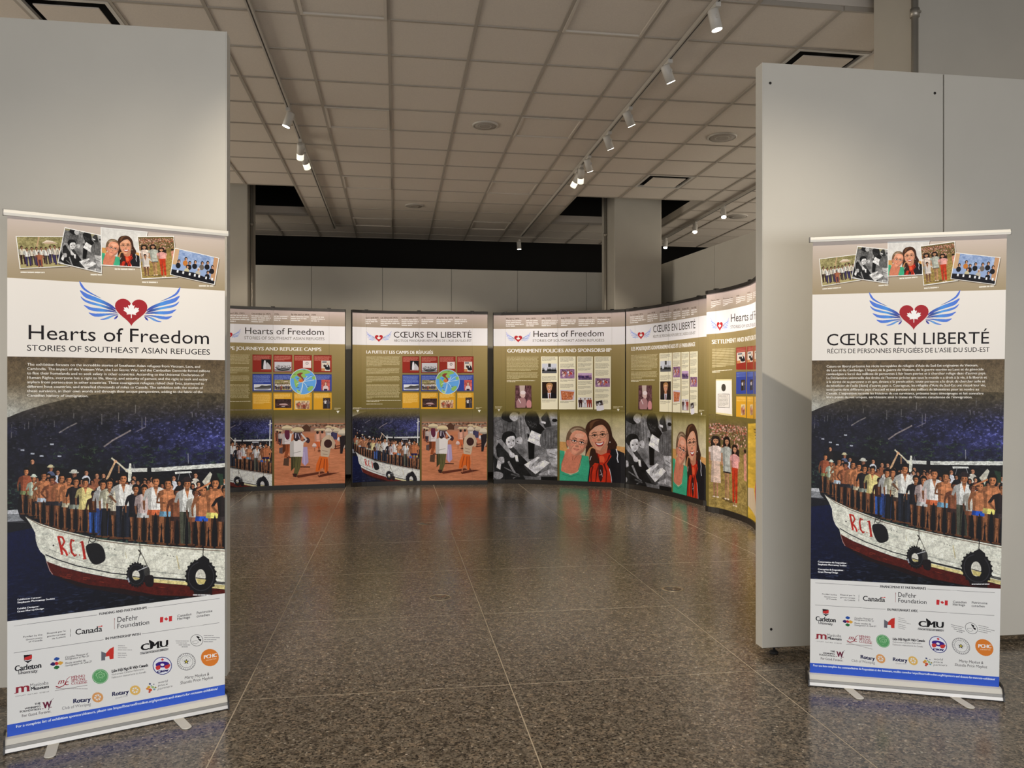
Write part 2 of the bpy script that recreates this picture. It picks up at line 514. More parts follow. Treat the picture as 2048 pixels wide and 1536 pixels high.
SKIN = (176, 112, 74)
def person(cv, x, yt, yf, top=None, bot=None, pants=False, skin=SKIN, w=1.0, hat=None, arm=0, shade=.5, hair=(18, 12, 10), cross=False):
    """small standing figure facing the viewer; yt head top, yf feet, frame coords"""
    h = yf - yt; hw = h * .105 * w; hd = h * .155
    lit, dkn = skin, dk(skin, shade)
    ys = yt + hd * 1.12; yh = yt + h * .50; yk = yt + h * .75
    sw = h * .125 * w
    # legs
    for sg in (-1, 1):
        c = (bot if pants and bot else lit)
        if pants and bot:
            L = [(x + sg*sw*.04, yh), (x + sg*sw*.80, yh), (x + sg*sw*.72, yk), (x + sg*sw*.66, yf-2), (x + sg*sw*.22, yf-2), (x + sg*sw*.18, yk)]
        else:
            c = dk(c, .74); L = [(x + sg*sw*.06, yh), (x + sg*sw*.74, yh), (x + sg*sw*.68, yh+h*.14), (x + sg*sw*.55, yk), (x + sg*sw*.60, yk+h*.06), (x + sg*sw*.48, yf-h*.03), (x + sg*sw*.50, yf-2), (x + sg*sw*.28, yf-2), (x + sg*sw*.30, yf-h*.04), (x + sg*sw*.26, yk+h*.05), (x + sg*sw*.27, yk)]
        cv.poly(L, c)
        xi = .10 if pants else .20
        cv.poly([(x + sg*sw*.06, yh), (x + sg*sw*.36, yh), (x + sg*sw*(.32+xi*.4), yk), (x + sg*sw*.36, yf-2), (x + sg*sw*.28, yf-2), (x + sg*sw*.26, yk)], dk(c, shade))
        if not pants: cv.ell(x + sg*sw*.42, yk, sw*.13, h*.014, dk(c, .72))
        cv.ell(x + sg*sw*.5, yf - h*.012, sw*.42, h*.016, dkn)
    if bot and not pants:
        cv.poly([(x-sw*.78, yh-h*.05), (x+sw*.78, yh-h*.05), (x+sw*.92, yh+h*.075), (x+sw*.1, yh+h*.08), (x, yh+h*.03), (x-sw*.1, yh+h*.08), (x-sw*.92, yh+h*.075)], bot)
        cv.poly([(x-sw*.78, yh-h*.05), (x-sw*.35, yh-h*.05), (x-sw*.45, yh+h*.075), (x-sw*.92, yh+h*.075)], dk(bot, .75))
    # torso
    tc = top or lit
    T = [(x-sw, ys+h*.03), (x-sw*.45, ys-h*.005), (x+sw*.45, ys-h*.005), (x+sw, ys+h*.03), (x+sw*.82, ys+h*.2), (x+sw*.78, yh), (x-sw*.78, yh), (x-sw*.82, ys+h*.2)]
    cv.poly(T, tc)
    cv.poly([T[0], (x-sw*.45, ys), (x-sw*.5, yh), (x-sw*.78, yh), T[7]], dk(tc, .72))
    if top and sum(top) > 450:
        cv.poly([(x-sw*.22, ys), (x+sw*.22, ys), (x+sw*.05, ys+h*.13)], skin)
        cv.line([(x+sw*.1, ys+h*.1), (x+sw*.05, yh-4)], h*.006, dk(top, .6))
        cv.line([(x-sw*.5, ys+h*.15), (x-sw*.2, yh-8)], h*.01, dk(top, .75))
    if not top:
        cv.line([(x, ys+h*.04), (x, yh-h*.06)], h*.006, dk(lit, .7))
        cv.ell(x-sw*.42, ys+h*.1, sw*.3, h*.022, dk(lit, 1.15), .6); cv.ell(x+sw*.42, ys+h*.1, sw*.3, h*.022, dk(lit, 1.2), .6)
    # arms
    ac = tc if top else lit
    for sg in (-1, 1):
        if arm == sg:     # hand raised to the brow
            cv.line([(x+sg*sw*.95, ys+h*.05), (x+sg*sw*1.9, ys+h*.02), (x+sg*sw*.35, yt+hd*.45)], h*.04, lit, w2=h*.025)
            continue
        if cross:
            cv.line([(x+sg*sw*.95, ys+h*.05), (x+sg*sw*1.15, ys+h*.19), (x-sg*sw*.3, ys+h*.21)], h*.042, dk(lit, .85 if sg > 0 else .6), w2=h*.026); continue
        po = int(x*7 + sg) % 4
        e = (x+sg*sw*(1.18, 1.5, 1.1, 1.25)[po], ys+h*(.2, .17, .2, .19)[po]); hnd = (x+sg*sw*(1.12, .75, .95, 1.2)[po], yh+h*(.03, -.05, .02, .0)[po])
        cv.line([(x+sg*sw*.92, ys+h*.045), e], h*.05, dk(ac, 1 if sg > 0 else .7), w2=h*.042)
        cv.line([e, hnd], h*.038, dk(lit, 1 if sg > 0 else .65), w2=h*.024)
    # neck, head, hair
    cv.rect(x-sw*.22, yt+hd*.8, x+sw*.22, ys+h*.02, dk(skin, .7))
    hr = hd*.36
    cv.ell(x, yt+hd*.42, hr*1.15, hd*.48, hair)
    cv.ell(x+hr*.05, yt+hd*.58, hr*.85, hd*.42, lit)
    cv.poly([(x-hr*.9, yt+hd*.3), (x-hr*.2, yt+hd*.35), (x-hr*.3, yt+hd*.95), (x-hr*.75, yt+hd*.75)], dkn, .7)
    cv.rect(x-hr*.55, yt+hd*.50, x-hr*.1, yt+hd*.57, dk(skin, .3)); cv.rect(x+hr*.2, yt+hd*.50, x+hr*.6, yt+hd*.57, dk(skin, .3))
    cv.rect(x-hr*.25, yt+hd*.80, x+hr*.35, yt+hd*.85, dk(skin, .45))
    cv.poly([(x-hr*1.1, yt+hd*.45), (x-hr*.6, yt), (x+hr*.7, yt), (x+hr*1.1, yt+hd*.42), (x+hr*.5, yt+hd*.28), (x-hr*.6, yt+hd*.32)], hair)
    if hat:
        cv.ell(x, yt+hd*.22, hr*1.6, hd*.14, dk(hat, .85)); cv.ell(x, yt+hd*.06, hr*1.0, hd*.22, hat)

def head(cv, x, y, r, skin=SKIN, hair=(15, 10, 9), hat=None, body=None):
    if body: cv.ell(x, y + r*2.9, r*1.7, r*1.9, body)
    cv.ell(x, y - r*.15, r*1.05, r*1.25, hair); cv.ell(x + r*.1, y + r*.2, r*.75, r*.95, skin)
    cv.poly([(x-r*.7, y-r*.2), (x-r*.1, y-r*.2), (x-r*.2, y+r*1.1), (x-r*.6, y+r*.7)], dk(skin, .45), .8)
    cv.rect(x-r*.4, y, x-r*.05, y+r*.15, dk(skin, .3)); cv.rect(x+r*.2, y, x+r*.6, y+r*.15, dk(skin, .3))
    if hat: cv.ell(x, y-r*.6, r*1.6, r*.35, dk(hat, .8)); cv.ell(x, y-r*1.0, r*1.0, r*.6, hat)
# ---------------------------------------------------------------- photographs printed on the banners and walls
def box_canvas(x0, y0, x1, y1, W, bgc):
    H = W * (y1-y0) / (x1-x0)
    return Cv(W, H, bgc, lambda p: np.c_[(p[:, 0]-x0) * W/(x1-x0), (p[:, 1]-y0) * H/(y1-y0)])

def face(cv, x, y, r, skin, rot=0.0, smile=True, glasses=True, old=False):
    """portrait face, r = half width; drawn in the frame"""
    c, s = math.cos(rot), math.sin(rot)
    def P(a, b): return (x + (a*c - b*s)*r, y + (a*s + b*c)*r)
    def PP(l): return [P(a, b) for a, b in l]
    cv.blob(PP([(0,-1.35),(.6,-1.2),(.93,-.6),(.95,.1),(.8,.75),(.45,1.2),(0,1.38),(-.45,1.2),(-.8,.75),(-.95,.1),(-.93,-.6),(-.6,-1.2)]), skin)
    cv.blob(PP([(.93,-.5),(.95,.1),(.8,.75),(.45,1.2),(0,1.38),(.25,1.0),(.6,.6),(.72,0),(.75,-.5)]), dk(skin, .84))
    cv.blob(PP([(-.93,-.5),(-.95,.1),(-.8,.75),(-.4,1.2),(-.6,.6),(-.78,0)]), dk(skin, .9))
    cv.ell(*P(-.5, .32), r*.24, r*.17, mixc(skin, (235, 120, 95), .35), .7); cv.ell(*P(.5, .32), r*.24, r*.17, mixc(skin, (235, 120, 95), .35), .7)
    cv.ell(*P(0, -.8), r*.5, r*.25, mixc(skin, (255, 235, 210), .3), .7)
    for sg in (-1, 1):
        cv.line(PP([(sg*.66,-.36),(sg*.40,-.46),(sg*.16,-.38)]), r*.07, dk(skin, .38))
        cv.blob(PP([(sg*.62,-.12),(sg*.38,-.22),(sg*.16,-.12),(sg*.38,-.04)]), (235, 225, 215) if old else dk(skin, .8))
        cv.ell(*P(sg*.38, -.12), r*.085, r*.08, (25, 15, 12))
        cv.line(PP([(sg*.66,-.14),(sg*.38,-.24),(sg*.15,-.14)]), r*.045, (30, 18, 14))
        if glasses:
            Q = [P(sg*.38 + .3*math.cos(t), -.08 + .2*math.sin(t)) for t in [k*math.pi/8 for k in range(17)]]
            cv.line(Q, r*.035, (70, 55, 48), .9)
            cv.line(PP([(sg*.68,-.14),(sg*.98,-.2)]), r*.04, (70, 55, 48))
        if old:
            cv.line(PP([(sg*.3,.25),(sg*.52,.55),(sg*.5,.8)]), r*.03, dk(skin, .7)); cv.line(PP([(sg*.2,.02),(sg*.5,.1)]), r*.025, dk(skin, .72))
    if glasses: cv.line(PP([(-.1,-.14),(.1,-.14)]), r*.03, (70, 55, 48))
    cv.line(PP([(.1,-.15),(.14,.2)]), r*.06, dk(skin, .85)); cv.blob(PP([(-.2,.32),(0,.2),(.2,.32),(.1,.42),(-.1,.42)]), dk(skin, .82))
    cv.line(PP([(-.18,.38),(0,.43),(.18,.38)]), r*.04, dk(skin, .55))
    if smile:
        cv.blob(PP([(-.46,.55),(-.2,.6),(.2,.6),(.46,.55),(.26,.92),(0,.98),(-.26,.92)]), (165, 50, 48))
        cv.blob(PP([(-.36,.62),(0,.68),(.36,.62),(.2,.80),(0,.84),(-.2,.80)]), (250, 242, 232))
    else:
        cv.line(PP([(-.32,.7),(0,.68),(.32,.66)]), r*.07, (165, 80, 70)); cv.line(PP([(-.2,.78),(0,.81),(.2,.76)]), r*.05, (190, 105, 90))

def photo_women(light=False):
    cv = box_canvas(1018, 230, 1968, 1295, 760, (196, 176, 130)); W, H = cv.W, cv.H
    yy = np.linspace(0, 1, H)[:, None, None]
    cv.a[:] = (np.array((150, 138, 82.)) * (1-np.clip(yy*3, 0, 1)) + np.array((204, 190, 150.)) * np.clip(yy*3, 0, 1)) / 255
    if light: cv.a[:] = np.array((216, 212, 204.)) / 255
    cv.poly([(1018, 692), (1130, 700), (1130, 840), (1018, 830)], (205, 150, 84)); cv.poly([(1820, 745), (1970, 760), (1970, 860), (1820, 830)], (205, 150, 84))
    # dark haired woman: hair behind
    HB = (58, 34, 24)
    cv.blob([(1560,350),(1660,362),(1740,440),(1775,560),(1790,660),(1840,740),(1830,830),(1800,930),(1700,960),(1500,950),(1400,940),(1400,800),(1395,640),(1390,520),(1440,400)], HB)
    cv.blob([(1410,520),(1440,410),(1500,365),(1450,500),(1440,640),(1420,760),(1400,640)], (105, 68, 42), .8)
    # dark coat and scarf
    cv.poly([(1460,890),(1520,840),(1800,790),(1960,850),(1975,960),(1975,1300),(1425,1300),(1440,1000)], (28, 27, 31))
    cv.blob([(1400,900),(1470,770),(1560,790),(1580,900),(1480,960),(1420,1000)], (196, 140, 88))
    cv.blob([(1480,790),(1560,830),(1580,960),(1560,1100),(1480,1120),(1450,960)], HB)
    cv.blob([(1545,800),(1640,845),(1740,800),(1750,860),(1640,905),(1555,870)], (120, 30, 28))
    cv.poly([(1560,870),(1740,850),(1770,900),(1700,1010),(1745,1090),(1770,1300),(1440,1300),(1470,1080),(1530,1000),(1600,1010)], (205, 52, 26))
    for l in ([(1600,1010),(1560,1120),(1540,1300)], [(1660,1010),(1700,1130),(1690,1300)], [(1500,1050),(1475,1180),(1480,1300)], [(1745,880),(1715,960),(1670,1010)], [(1560,870),(1590,960),(1640,1000)]):
        cv.line(l, 26, (92, 22, 16), .85, w2=12)
    cv.blob([(1600,905),(1660,905),(1665,985),(1605,985)], (225, 90, 52)); cv.blob([(1590,1050),(1640,1040),(1650,1160),(1620,1280),(1585,1200)], (60, 30, 28))
    cv.line([(1610,1100),(1640,1200)], 6, (215, 205, 200)); cv.line([(1600,1180),(1640,1160)], 6, (215, 205, 200))
    cv.line([(1835,790),(1860,870),(1850,930),(1868,990)], 14, (232, 232, 236)); cv.line([(1480,900),(1460,965)], 9, (225, 225, 230))
    cv.line([(1740,1080),(1765,1200),(1775,1300)], 8, (230, 225, 225))
    cv.poly([(1520,740),(1720,740),(1700,850),(1620,885),(1550,850)], (196, 126, 92))
    face(cv, 1588, 610, 150, (226, 160, 122), -.12, True, True)
    cv.blob([(1400,640),(1405,470),(1480,375),(1590,352),(1680,375),(1745,470),(1745,600),(1700,500),(1640,440),(1560,455),(1500,500),(1450,560),(1435,700)], (70, 42, 28))
    cv.blob([(1460,420),(1520,378),(1600,370),(1530,400),(1470,500)], (128, 86, 54), .7)
    cv.blob([(1735,480),(1780,600),(1850,720),(1830,760),(1790,700),(1760,820),(1745,640)], HB)
    cv.ell(1747, 692, 7, 9, (240, 235, 225))
    # older woman
    cv.poly([(1018,820),(1090,835),(1090,900),(1050,1040),(1060,1140),(1180,1190),(1290,1140),(1330,1010),(1340,890),(1440,905),(1455,1050),(1425,1300),(1018,1300)], (62, 168, 124))
    cv.blob([(1040,1100),(1100,860),(1160,800),(1300,880),(1340,900),(1320,1040),(1270,1140),(1170,1165),(1080,1145)], (212, 128, 96))
    cv.line([(1215,905),(1205,970)], 8, (160, 92, 68)); cv.line([(1270,900),(1230,960)], 7, (165, 96, 70)); cv.line([(1090,900),(1040,1050)], 8, (178, 100, 76))
    cv.line([(1350,905),(1290,1110)], 7, (38, 120, 88)); cv.line([(1060,1180),(1180,1215),(1300,1170)], 6, (40, 125, 92))
    cv.blob([(1110,700),(1130,570),(1200,480),(1300,460),(1390,500),(1420,600),(1400,560),(1250,520),(1180,600),(1150,700),(1130,790)], (116, 90, 66))
    cv.blob([(1180,520),(1280,480),(1360,510),(1260,505),(1200,560)], (172, 148, 118), .8)
    cv.blob([(1120,680),(1150,670),(1150,760),(1125,740)], (206, 128, 98))
    face(cv, 1283, 710, 138, (222, 150, 116), .22, False, True, True)
    return finish(cv.a, 3, 5, .10, .16, 60)

def photo_kids():
    cv = box_canvas(45, 225, 985, 1250, 700, (120, 120, 116)); W, H = cv.W, cv.H
    G = lambda v: (v, v*.985, v*.96)
    cv.a[:] = (.30 + .34 * fbm(H, W, 90, 4, 9))[..., None] * np.array((1, .985, .96))
    yy = np.linspace(0, 1, H)[:, None, None]
    cv.a[:] = cv.a * np.clip(yy*6, 0, 1) + np.array((140, 130, 84.))/255 * (1-np.clip(yy*6, 0, 1))
    # seated woman top left
    cv.poly([(45,330),(160,320),(240,400),(400,380),(440,560),(400,720),(200,700),(100,620),(45,600)], G(92))
    cv.poly([(60,420),(150,360),(200,520),(160,640),(80,600)], G(120))
    for x in (200, 250, 330, 380): cv.line([(x, 400), (x-20, 560)], 10, G(48), .7)
    cv.blob([(160,330),(200,240),(330,225),(430,250),(380,330),(300,400),(220,380)], G(26)); cv.blob([(280,300),(330,250),(400,270),(410,340),(350,385),(290,350)], G(170))
    cv.poly([(400,300),(520,240),(560,600),(470,740),(420,560)], G(128)); cv.line([(440,330),(450,640)], 12, G(80)); cv.line([(480,300),(510,640)], 10, G(90))
    # dark figures, right
    cv.blob([(500,330),(560,240),(650,235),(710,330),(720,430),(700,520),(620,520),(540,450)], G(30))
    cv.poly([(560,470),(720,420),(800,500),(760,640),(600,620)], G(22)); cv.poly([(540,560),(650,640),(640,930),(560,940)], G(16))
    for k in range(14): cv.line([(545+k*9, 380+(k*37)%90), (575+k*8, 410+(k*53)%80)], 6, G(110), .7)
    cv.poly([(740,340),(830,230),(900,460),(800,480)], G(50)); cv.poly([(850,240),(985,230),(985,440),(900,440)], G(150)); cv.ell(945, 370, 40, 25, G(24))
    cv.poly([(740,375),(815,395),(810,425),(740,405)], G(225))
    cv.poly([(600,515),(750,580),(735,755),(540,675)], G(214)); cv.line([(570,600),(730,680)], 5, G(150))
    # child at right with back turned
    cv.blob([(725,640),(760,540),(840,480),(985,465),(985,740),(940,790),(800,780),(735,730)], G(96))
    for k in range(10): cv.line([(760+k*22, 520+(k*31)%60), (770+k*20, 730)], 9, G(132 if k % 2 else 70), .6)
    cv.poly([(820,790),(985,780),(985,1060),(900,1030),(850,930)], G(176)); cv.line([(870,850),(960,880)], 10, G(90)); cv.line([(860,900),(960,930)], 8, G(100))
    # boy on the left
    cv.poly([(100,640),(180,690),(330,760),(440,880),(560,1000),(700,1180),(560,1250),(60,1250),(45,900)], G(28))
    cv.poly([(100,780),(240,760),(380,800),(420,900),(260,960),(120,900)], G(44))
    for k in range(9): cv.line([(300+k*13, 770), (330+k*14, 900)], 4, G(120), .6)
    cv.blob([(165,640),(190,560),(270,530),(350,560),(375,640),(300,620),(220,690),(180,690)], G(20))
    cv.blob([(225,680),(250,620),(340,600),(365,660),(355,730),(300,780),(250,760)], G(205)); cv.ell(268, 688, 13, 8, G(20)); cv.ell(335, 672, 12, 8, G(20)); cv.line([(290,742),(325,738)], 7, G(110)); cv.line([(300,690),(310,718)], 5, G(150))
    cv.blob([(375,640),(440,610),(470,680),(440,720),(380,700)], G(170)); cv.ell(395, 680, 12, 7, G(25))
    cv.line([(130,660),(230,780),(320,880)], 62, G(150), w2=50); cv.line([(240,780),(330,890)], 46, G(176), w2=34); cv.blob([(270,830),(350,860),(350,910),(290,910)], G(196))
    cv.poly([(355,880),(395,880),(412,975),(372,975)], G(228)); cv.line([(260,970),(330,1100),(360,1140)], 34, G(160), w2=24)
    cv.line([(120,660),(60,760),(80,900),(130,950)], 40, G(140), w2=30); cv.blob([(120,920),(190,910),(200,990),(140,1000)], G(170)); cv.poly([(105,950),(160,985),(145,1095),(88,1060)], G(222))
    cv.blob([(60,1120),(170,1140),(180,1200),(110,1240),(55,1200)], G(150)); cv.line([(200,1060),(420,1170),(330,1220)], 18, G(130), .8); cv.line([(300,1160),(430,1190)], 20, G(86))
    # writing on the pad
    cv.poly([(485,1040),(540,990),(740,1120),(700,1190),(600,1180)], G(60)); cv.poly([(490,1020),(690,900),(875,990),(660,1160)], G(222))
    cv.line([(860,900),(720,950),(640,1020)], 70, G(132), w2=30); cv.blob([(610,1010),(680,960),(700,1010),(650,1050)], G(165)); cv.line([(640,1000),(600,1050)], 6, G(30))
    cv.poly([(700,1160),(870,1080),(985,1110),(985,1180),(860,1165),(760,1170)], G(170)); cv.rect(845, 1090, 870, 1160, G(220)); cv.poly([(480,1180),(740,1200),(700,1250),(520,1250)], G(96)); cv.poly([(740,1190),(985,1190),(985,1250),(740,1250)], G(24))
    cv.grain(0, 0, W, H, .2, 40, 18)
    return finish(cv.a, 4, 9, .26, .55, 46)

def photo_camp():
    cv = box_canvas(1012, 205, 1930, 1215, 700, (196, 110, 62)); W, H = cv.W, cv.H
    yy = np.linspace(0, 1, H)[:, None, None]
    t = np.clip((yy-.02)*4, 0, 1); cv.a[:] = (np.array((112, 102, 58.))*(1-t) + np.array((150, 120, 104.))*t) / 255
    g = np.array((206, 130, 88.))/255; k = np.clip((yy-.24)*14, 0, 1); cv.a[:] = cv.a*(1-k) + g*k
    cv.grain(0, 0, W, H, .16, 60, 2, ax=4); cv.grain(0, H*.5, W, H, .14, 10, 4, ax=4)
    cv.rect(1012, 370, 1930, 382, (205, 130, 92), .8); cv.rect(1012, 420, 1930, 428, (190, 110, 70), .6)
    r = random.Random(3)
    for i in range(60): x = 1030 + i*15.3; cv.ell(x, 405 + r.uniform(-18, 22), 9, 12, r.choice([(88,52,36),(60,40,34),(150,100,74),(190,160,140)]), .8)
    cv.poly([(1360,420),(1420,380),(1470,430),(1470,480),(1370,480)], (84, 52, 36))
    for k in range(12): cv.line([(1540+k*12, 345+(k*29)%30), (1556+k*12, 400)], 4, (96, 66, 50), .8)
    def sack(x, y, w, h, c=(222, 196, 150)): cv.blob([(x-w,y+h*.3),(x-w*.6,y-h*.7),(x,y-h),(x+w*.7,y-h*.6),(x+w,y+h*.4),(x+w*.4,y+h),(x-w*.5,y+h*.9)], c); cv.blob([(x-w*.9,y+h*.4),(x,y+h*.35),(x+w*.9,y+h*.4),(x+w*.4,y+h),(x-w*.5,y+h*.9)], dk(c, .78))
    def walker(x, y, h, top, bot, lean=0, load=True, skirt=False, c2=None):
        # seen from behind; y = feet, x centre
        ys = y - h*.80; yh = y - h*.45; dx = lean*h*.12
        cv.poly([(x-h*.02, y-h*.02),(x+h*.55, y-h*.10),(x+h*.60, y-h*.06),(x+h*.05, y+h*.03)], (84, 36, 22), .85)
        if skirt: cv.poly([(x-h*.10, yh),(x+h*.13, yh),(x+h*.14, y-h*.22),(x+h*.04, y-h*.12),(x-h*.20, y-h*.16)], bot); cv.line([(x-h*.12, y-h*.18),(x-h*.12, y)], h*.03, (150, 84, 50)); cv.line([(x+h*.06, y-h*.2),(x+h*.07, y)], h*.035, (70, 40, 30))
        else:
            cv.poly([(x-h*.10, yh),(x+h*.12, yh),(x+h*.09, y-h*.2),(x+h*.02, y),(x-h*.06, y),(x-h*.02, y-h*.2)], bot); cv.poly([(x-h*.10, yh),(x-h*.02, yh),(x-h*.03, y-h*.2),(x-h*.10, y-h*.12)], dk(bot, .6))
        for k in range(3): cv.line([(x-h*.06+k*h*.06, yh+h*.02),(x-h*.07+k*h*.05, y-h*.2)], h*.012, dk(bot, .6), .8)
        cv.poly([(x-h*.13+dx, ys+h*.05),(x-h*.05+dx, ys),(x+h*.08+dx, ys),(x+h*.15+dx, ys+h*.06),(x+h*.14, yh+h*.02),(x-h*.12, yh+h*.02)], top)
        cv.poly([(x-h*.13+dx, ys+h*.05),(x-h*.05+dx, ys),(x-h*.04, yh+h*.02),(x-h*.12, yh+h*.02)], dk(top, .82)); cv.line([(x-h*.06, yh-h*.06),(x+h*.1, yh-h*.1)], h*.012, dk(top, .7))
        cv.line([(x+h*.14+dx, ys+h*.05),(x+h*.21+dx, ys+h*.0),(x+h*.1+dx, ys-h*.14)], h*.05, dk(top, .9), w2=h*.03)
        cv.ell(x+dx*1.3, ys-h*.05, h*.055, h*.075, c2 or (36, 22, 20))
        if load: sack(x+dx*1.3+h*.01, ys-h*.17, h*.15, h*.06)
    for x, y, h, tp, bt, sk in ((1050,640,190,(120,70,50),(150,80,60),0),(1085,660,200,(200,180,165),(60,50,60),0),(1340,600,170,(90,60,60),(120,70,60),0),(1560,750,300,(232,170,140),(222,110,60),1),(1620,720,270,(210,150,120),(200,120,80),0),(1700,700,290,(215,205,190),(190,100,90),1),(1770,720,290,(66,60,90),(206,120,90),1),(1900,720,270,(90,80,70),(190,170,150),0)):
        walker(x, y, h, tp, bt, 0, True, sk)
    sack(1700, 470, 46, 34, (226, 206, 176)); sack(1810, 470, 55, 34, (214, 196, 160)); sack(1880, 500, 60, 40, (220, 205, 175)); sack(1835, 590, 22, 30, (235, 225, 215))
    cv.poly([(1840,560),(1925,540),(1925,640),(1895,700),(1880,790),(1850,790),(1850,650)], (34, 24, 26)); sack(1520, 670, 28, 30, (232, 205, 190))
    # figure with purple scarf
    walker(1160, 830, 420, (226, 214, 204), (150, 76, 40), .2, False, False, (90, 32, 50)); cv.blob([(1150,460),(1200,465),(1205,560),(1175,590),(1145,540)], (96, 36, 56)); sack(1175, 425, 72, 32, (224, 204, 160))
    cv.poly([(1075,700),(1120,690),(1115,780),(1075,770)], (92, 76, 74)); cv.poly([(1135,840),(1200,835),(1195,945),(1125,935)], (88, 62, 46)); cv.line([(1160,790),(1185,800),(1200,840)], 8, (120, 70, 50))
    cv.poly([(1370,690),(1430,690),(1445,900),(1400,950),(1360,900)], (178, 160, 190)); cv.line([(1385,760),(1395,930)], 8, (214, 200, 220)); cv.blob([(1380,590),(1430,560),(1465,600),(1440,640)], (60, 40, 46)); cv.line([(1330,960),(1465,965)], 14, (70, 34, 24))
    # main figure, green trousers
    walker(1285, 1090, 620, (236, 228, 214), (96, 92, 52), .05, False, False, (30, 20, 20)); cv.poly([(1255,490),(1325,490),(1340,590),(1260,585)], (52, 40, 52)); cv.line([(1285,500),(1280,570)], 12, (220, 210, 210)); cv.line([(1310,505),(1340,590)], 8, (190, 180, 190)); sack(1305, 455, 80, 36, (228, 206, 156))
    for k in range(8): cv.line([(1240+k*12, 820),(1250+k*9, 980)], 5, ((130,116,64) if k % 2 else (66,66,40)), .8)
    cv.poly([(1240,1050),(1300,1050),(1290,1100),(1255,1090)], (60, 30, 24))
    # bent figure, orange sarong
    cv.poly([(1560,1080),(1700,1050),(1840,1050),(1700,1085),(1580,1110)], (84, 36, 22), .9)
    cv.blob([(1600,700),(1620,590),(1700,530),(1760,580),(1780,700),(1730,720),(1700,830),(1610,830)], (206, 182, 150)); cv.line([(1740,560),(1775,640),(1755,720)], 30, (196, 168, 136)); cv.ell(1695, 650, 52, 58, (58, 28, 24)); cv.line([(1620,740),(1690,760)], 8, (150, 124, 100)); cv.line([(1625,790),(1690,800)], 8, (150, 124, 100))
    cv.poly([(1590,820),(1690,835),(1700,950),(1690,1040),(1660,1050),(1640,980),(1600,990),(1590,1030),(1535,1030),(1545,930)], (226, 106, 34))
    for l in ([(1610,850),(1575,1010)], [(1650,860),(1640,1000)], [(1680,860),(1680,1030)]): cv.line(l, 12, (150, 60, 22), .8)
    cv.line([(1585,1020),(1580,1085)], 16, (190, 120, 80)); cv.line([(1690,1030),(1695,1060)], 18, (80, 44, 34))
    return cv.a

